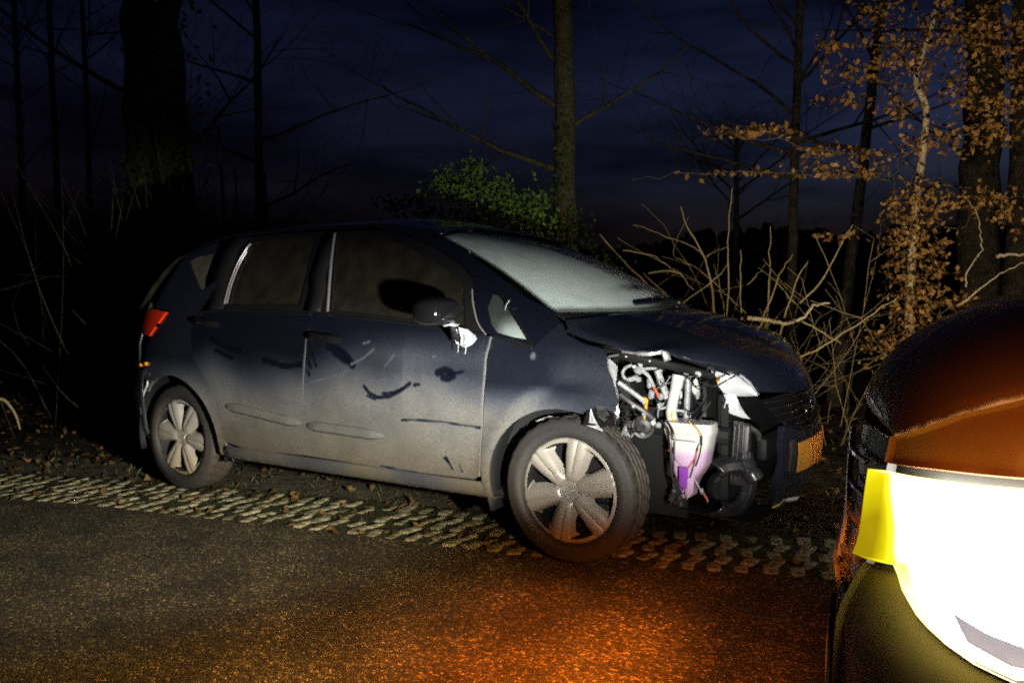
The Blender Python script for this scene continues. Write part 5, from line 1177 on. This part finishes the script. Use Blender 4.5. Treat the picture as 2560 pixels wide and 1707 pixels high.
# ---- young beech that kept its brown leaves
def c6(x, y): return ((1500+x/1.742)/1.0884, y/1.742/1.0884)
beech = empty('young_beech', base(2095, 6.4)); tag(beech, 'young beech full of dry brown leaves beside the service car', 'tree')
bl = beech.location
r9 = random.Random(17)
st = MB(); DB = 6.4
def bpath(l, r0, r1, mb, n=5):
    p = smooth_path([at(px, py, d)-bl for px, py, d in l], n); m = len(p)
    for i in range(1, m-1): p[i] += Vector((r9.gauss(0, .012), r9.gauss(0, .012), r9.gauss(0, .012)))
    mb.tube(p, [r0+(r1-r0)*i/(m-1) for i in range(m)], 7); return p
g0 = Vector((0, 0, 0))
p0 = [g0]+[at(px, py, d)-bl for px, py, d in ((2088, 760, 6.4), (2092, 620, 6.4), (2100, 500, 6.4), (2112, 400, 6.38), (2119, 350, 6.35), (2127, 248, 6.35), (2103, 185, 6.35), (2130, 90, 6.4), (2151, 10, 6.4), (2150, -120, 6.45))]
q = smooth_path(p0, 4); st.tube(q, [.034-.022*i/(len(q)-1) for i in range(len(q))], 8)
st.build('trunk', M['bark_pale'], beech)
br = MB()
B = [[(2092, 620, 6.4), (2060, 480, 6.25), (2053, 400, 6.2), (2060, 355, 6.2), (2020, 350, 6.1)], [(2119, 395, 6.38), (2084, 402, 6.3), (2070, 350, 6.2)], [(2060, 360, 6.2), (1980, 352, 6.1), (1900, 348, 6.0), (1830, 330, 5.9), (1740, 318, 5.85), (1640, 310, 5.8)], [(2055, 410, 6.2), (1950, 402, 6.1), (1850, 398, 6.0), (1700, 395, 5.9), (1600, 398, 5.8), (1450, 415, 5.7)],
     [(2110, 200, 6.35), (2010, 190, 6.3), (1900, 205, 6.2)], [(2125, 100, 6.4), (2060, 90, 6.4), (1990, 110, 6.3), (1900, 118, 6.3)], [(2120, 330, 6.35), (2200, 300, 6.5), (2300, 260, 6.6), (2380, 240, 6.7)], [(2115, 430, 6.38), (2220, 430, 6.4), (2330, 460, 6.4), (2400, 480, 6.4)], [(2110, 200, 6.35), (2200, 150, 6.5), (2320, 100, 6.6)], [(2150, 20, 6.4), (2240, 60, 6.4), (2350, 40, 6.5)],
     [(2100, 500, 6.4), (2200, 520, 6.3), (2260, 470, 6.3)], [(2098, 560, 6.4), (2140, 600, 6.3), (2160, 680, 6.3)], [(2098, 560, 6.4), (2050, 600, 6.3), (2030, 680, 6.2)], [(2092, 640, 6.4), (2150, 720, 6.2), (2200, 690, 6.2)], [(2090, 700, 6.4), (2040, 760, 6.2), (1990, 790, 6.1)]]
for i, l in enumerate(B): bpath(l, .008 if len(l) > 3 else .007, .002, br)
br.build('branches', M['bark'], beech)
CL = [(2090, 720, 55, 70, 150), (2075, 600, 50, 80, 150), (2110, 520, 55, 55, 110), (2070, 795, 75, 35, 110), (2020, 790, 40, 30, 30), (2140, 640, 45, 80, 90), (2130, 450, 60, 35, 80), (2060, 480, 35, 35, 40), (2240, 455, 60, 30, 60), (2310, 490, 45, 40, 50), (2190, 690, 45, 20, 30), (2270, 310, 80, 40, 80),
      (1690, 305, 55, 14, 42), (1770, 298, 55, 14, 46), (1890, 348, 60, 14, 36), (1980, 352, 45, 16, 30), (1720, 400, 120, 8, 28), (1890, 392, 70, 16, 46), (1990, 395, 45, 16, 36), (1905, 105, 30, 18, 30), (1970, 165, 70, 28, 80), (2050, 110, 60, 45, 90), (2020, 30, 50, 35, 70), (2060, 250, 40, 40, 50), (2110, 150, 40, 70, 70), (2180, 60, 55, 60, 120), (2270, 60, 60, 60, 150), (2330, 140, 40, 60, 100), (2210, 200, 55, 45, 80), (2300, 240, 55, 40, 80), (2180, 320, 40, 30, 45), (2100, 330, 35, 30, 40), (1930, 235, 70, 16, 30), (1880, 540, 14, 5, 6), (1925, 545, 30, 8, 14), (2170, 560, 22, 10, 14)]
pts = []
for px, py, sx, sy, n in CL:
    for i in range(int(n*1.9)):
        pts.append((at(r9.gauss(px, sx*.62), r9.gauss(py, sy*.62), r9.gauss(6.25, .28))-bl))
r9.shuffle(pts)
lm = []
for i in range(4):
    p, a, b_, n_ = rleaf((0, 0, 0), .0235, random.Random(50+i)); me = bpy.data.meshes.new('leaf'); me.from_pydata([tuple(p-a), tuple(p-a*.15+b_), tuple(p+a), tuple(p-a*.15-b_), tuple(n_)], [], [(0, 1, 4), (1, 2, 4), (2, 3, 4), (3, 0, 4)]); me.materials.append(M['beech_leaf']); lm.append(me)
for p in pts[:280]:
    o = bpy.data.objects.new('leaf', lm[r9.randrange(4)]); link(o, beech); o.location = p; o.rotation_euler = (r9.uniform(0, 6.3), r9.uniform(0, 6.3), r9.uniform(0, 6.3)); s = r9.uniform(.75, 1.25); o.scale = (s, s, s)
tag(quads_mesh('foliage', [rleaf(p, .0215, r9) for p in pts[280:]], M['beech_leaf'], beech), kind='stuff')

# ---- green bush behind the windscreen and ivy on the trunk
bush = empty('green_bush', base(1120, 6.1)); tag(bush, 'leafy green bush behind the roof of the wreck', 'bush'); ql = bush.location
sm_ = MB()
for px, py in ((900, 470), (960, 430), (1040, 390), (1085, 372), (1120, 420), (1180, 440), (1240, 470), (1010, 470), (1150, 500)):
    e_ = at(px, py, r9.uniform(5.9, 6.4))-ql; sm_.tube(smooth_path([(r9.uniform(-.2, .2), r9.uniform(-.2, .2), 0), e_*.5+Vector((0, 0, .25)), e_], 5), [.012-.0009*i for i in range(11)], 5)
sm_.build('stems', M['bark_green'], bush)
gi = []
for px, py, sx, sy, n in ((905, 470, 40, 22, 70), (960, 462, 40, 22, 90), (1030, 410, 35, 22, 120), (1085, 385, 26, 20, 110), (1060, 440, 55, 28, 200), (1130, 430, 45, 32, 210), (1180, 470, 50, 30, 220), (1120, 490, 70, 26, 260), (1235, 470, 30, 45, 120), (1220, 510, 50, 25, 160), (1000, 490, 60, 15, 90)):
    for i in range(n): gi.append(rleaf(at(r9.gauss(px, sx*.6), r9.gauss(py, sy*.6), r9.gauss(6.1, .18))-ql, .021, r9))
tag(quads_mesh('foliage', gi, M['green_leaf'], bush), kind='stuff')
ivy = empty('ivy', base(1298, 8.35)); tag(ivy, 'ivy climbing the foot of the mid-sized trunk', 'ivy'); il = ivy.location
gi = []
for px, py, sx, sy, n in ((1285, 420, 25, 70, 90), (1320, 540, 40, 50, 120), (1370, 590, 45, 25, 90), (1300, 340, 20, 60, 40), (1265, 520, 20, 50, 80), (1400, 620, 30, 20, 40)):
    for i in range(n): gi.append(rleaf(at(r9.gauss(px, sx*.6), r9.gauss(py, sy*.6), r9.gauss(8.3, .12))-il, .024, r9))
iv = MB()
for k in range(4): iv.tube(smooth_path([(r9.uniform(-.15, .15), r9.uniform(-.1, .1), 0), (r9.uniform(-.15, .15), r9.uniform(-.1, .1), .8), (r9.uniform(-.1, .1), r9.uniform(-.1, .1), 1.8)], 5), .008, 5)
iv.build('stems', M['bark_green'], ivy); tag(quads_mesh('foliage', gi, M['ivy_leaf'], ivy), kind='stuff')

# ---- coppiced shrub and brushwood behind the bonnet
brush = empty('brushwood', base(1700, 6.0)); tag(brush, 'bare yellowish stems of a cut shrub standing behind the bonnet', 'shrub'); wl2 = brush.location
def stem(l, r, d0=6.0, d1=None, par=brush, nm='stem', m='twig'):
    n = len(l); d1 = d1 if d1 is not None else d0+r9.uniform(-.25, .25)
    o_ = par.location
    p = smooth_path([at(*c6(x, y), d0+(d1-d0)*i/(n-1))-o_ for i, (x, y) in enumerate(l)], 4); m_ = len(p)
    for i in range(1, m_-1): p[i] += Vector((r9.gauss(0, .004), r9.gauss(0, .004), r9.gauss(0, .004)))
    return MB().tube(p, [r*.68*(1-.62*i/(m_-1)) for i in range(m_)], 6).build(nm, M[m], par)
for l, r in (([(498, 1480), (490, 1300), (460, 1130), (390, 1010), (350, 900)], .0125), ([(550, 1480), (560, 1200), (555, 1050), (575, 820)], .010), ([(618, 1480), (615, 1250), (612, 1090)], .010), ([(725, 1420), (735, 1270), (740, 1100), (742, 985)], .009), ([(775, 1490), (850, 1240), (905, 1140)], .010), ([(870, 1320), (980, 1200), (1050, 1060), (1100, 980)], .010), ([(850, 1320), (770, 1230), (690, 1165)], .008),
             ([(450, 1110), (410, 1080), (290, 1030), (145, 980)], .009), ([(340, 1400), (240, 1270), (110, 1150), (0, 1020)], .014), ([(400, 1400), (310, 1310), (200, 1200), (190, 1180)], .010), ([(350, 1330), (500, 1210), (560, 1140)], .008), ([(460, 1120), (500, 1095), (560, 1078)], .006), ([(545, 1400), (520, 1240), (495, 1150)], .008), ([(700, 1420), (780, 1200), (840, 1110)], .009), ([(640, 1240), (700, 1180), (720, 1140)], .006), ([(640, 1370), (560, 1290), (440, 1180), (330, 1120), (320, 1070)], .006), ([(210, 1190), (330, 1180), (380, 1240), (410, 1260)], .010), ([(100, 1090), (220, 1110), (300, 1160), (330, 1180)], .006)):
    stem(l, r, r9.uniform(5.8, 6.3))
TB = Tree(404)
for i in range(46):
    p = base(r9.uniform(1480, 2010), r9.uniform(5.6, 7.0))-wl2; p.z = r9.uniform(0, .35)
    TB.limb(p, Vector((r9.gauss(0, .55), r9.gauss(0, .55), r9.uniform(.15, 1.1))), r9.uniform(.45, 1.15), r9.uniform(.003, .0055), 2, TB.tw, .22, .04)
tw = MB(); tw.add(TB.tw.v, TB.tw.f); tw.add(TB.b.v, TB.b.f)
tag(tw.build('twigs', M['twig'], brush, sharp=0), kind='stuff')
def branch(label, l, r, d, m='twig'):
    o = empty('fallen_branch', at(*c6(*l[0]), d)); tag(o, label, 'branch'); stem(l, r, d, par=o, nm='stick', m=m); return o
branch('thick pale crooked branch lying among the cut shrub stems', [(640, 1385), (740, 1395), (820, 1410), (890, 1380), (930, 1330), (1000, 1320)], .022, 5.7, 'bark_pale')
branch('long straight stick leaning up to the right behind the bonnet nose', [(860, 1560), (1020, 1480), (1200, 1360), (1300, 1290)], .010, 5.5)
branch('short stick slanting down to the right behind the bonnet nose', [(880, 1400), (960, 1440), (1050, 1495)], .009, 5.5)
branch('wavy thin twig hanging at the right of the beech', [(1592, 1250), (1600, 1180), (1660, 1085), (1655, 1010), (1640, 930), (1590, 860)], .008, 6.1, 'bark_pale')
branch('thin twig above the service car bonnet', [(1560, 1330), (1680, 1240), (1760, 1180), (1850, 1140), (1960, 1090)], .008, 6.0, 'bark_pale')
branch('pale stub of branch at the right picture edge above the service car', [(1730, 1120), (1790, 1108), (1870, 1112), (1960, 1120)], .016, 6.0, 'bark_pale')
o = empty('bent_bramble', at(-30, 935, 5.6)); tag(o, 'pale bramble stem arching in from the left picture edge', 'bramble')
p = smooth_path([at(x, y, d)-o.location for x, y, d in ((-60, 975, 5.6), (-25, 925, 5.6), (5, 917, 5.6), (25, 935, 5.62), (38, 958, 5.64), (46, 985, 5.66))], 5); MB().tube(p, [.012-.007*i/(len(p)-1) for i in range(len(p))], 8).build('stem', M['twig'], o)
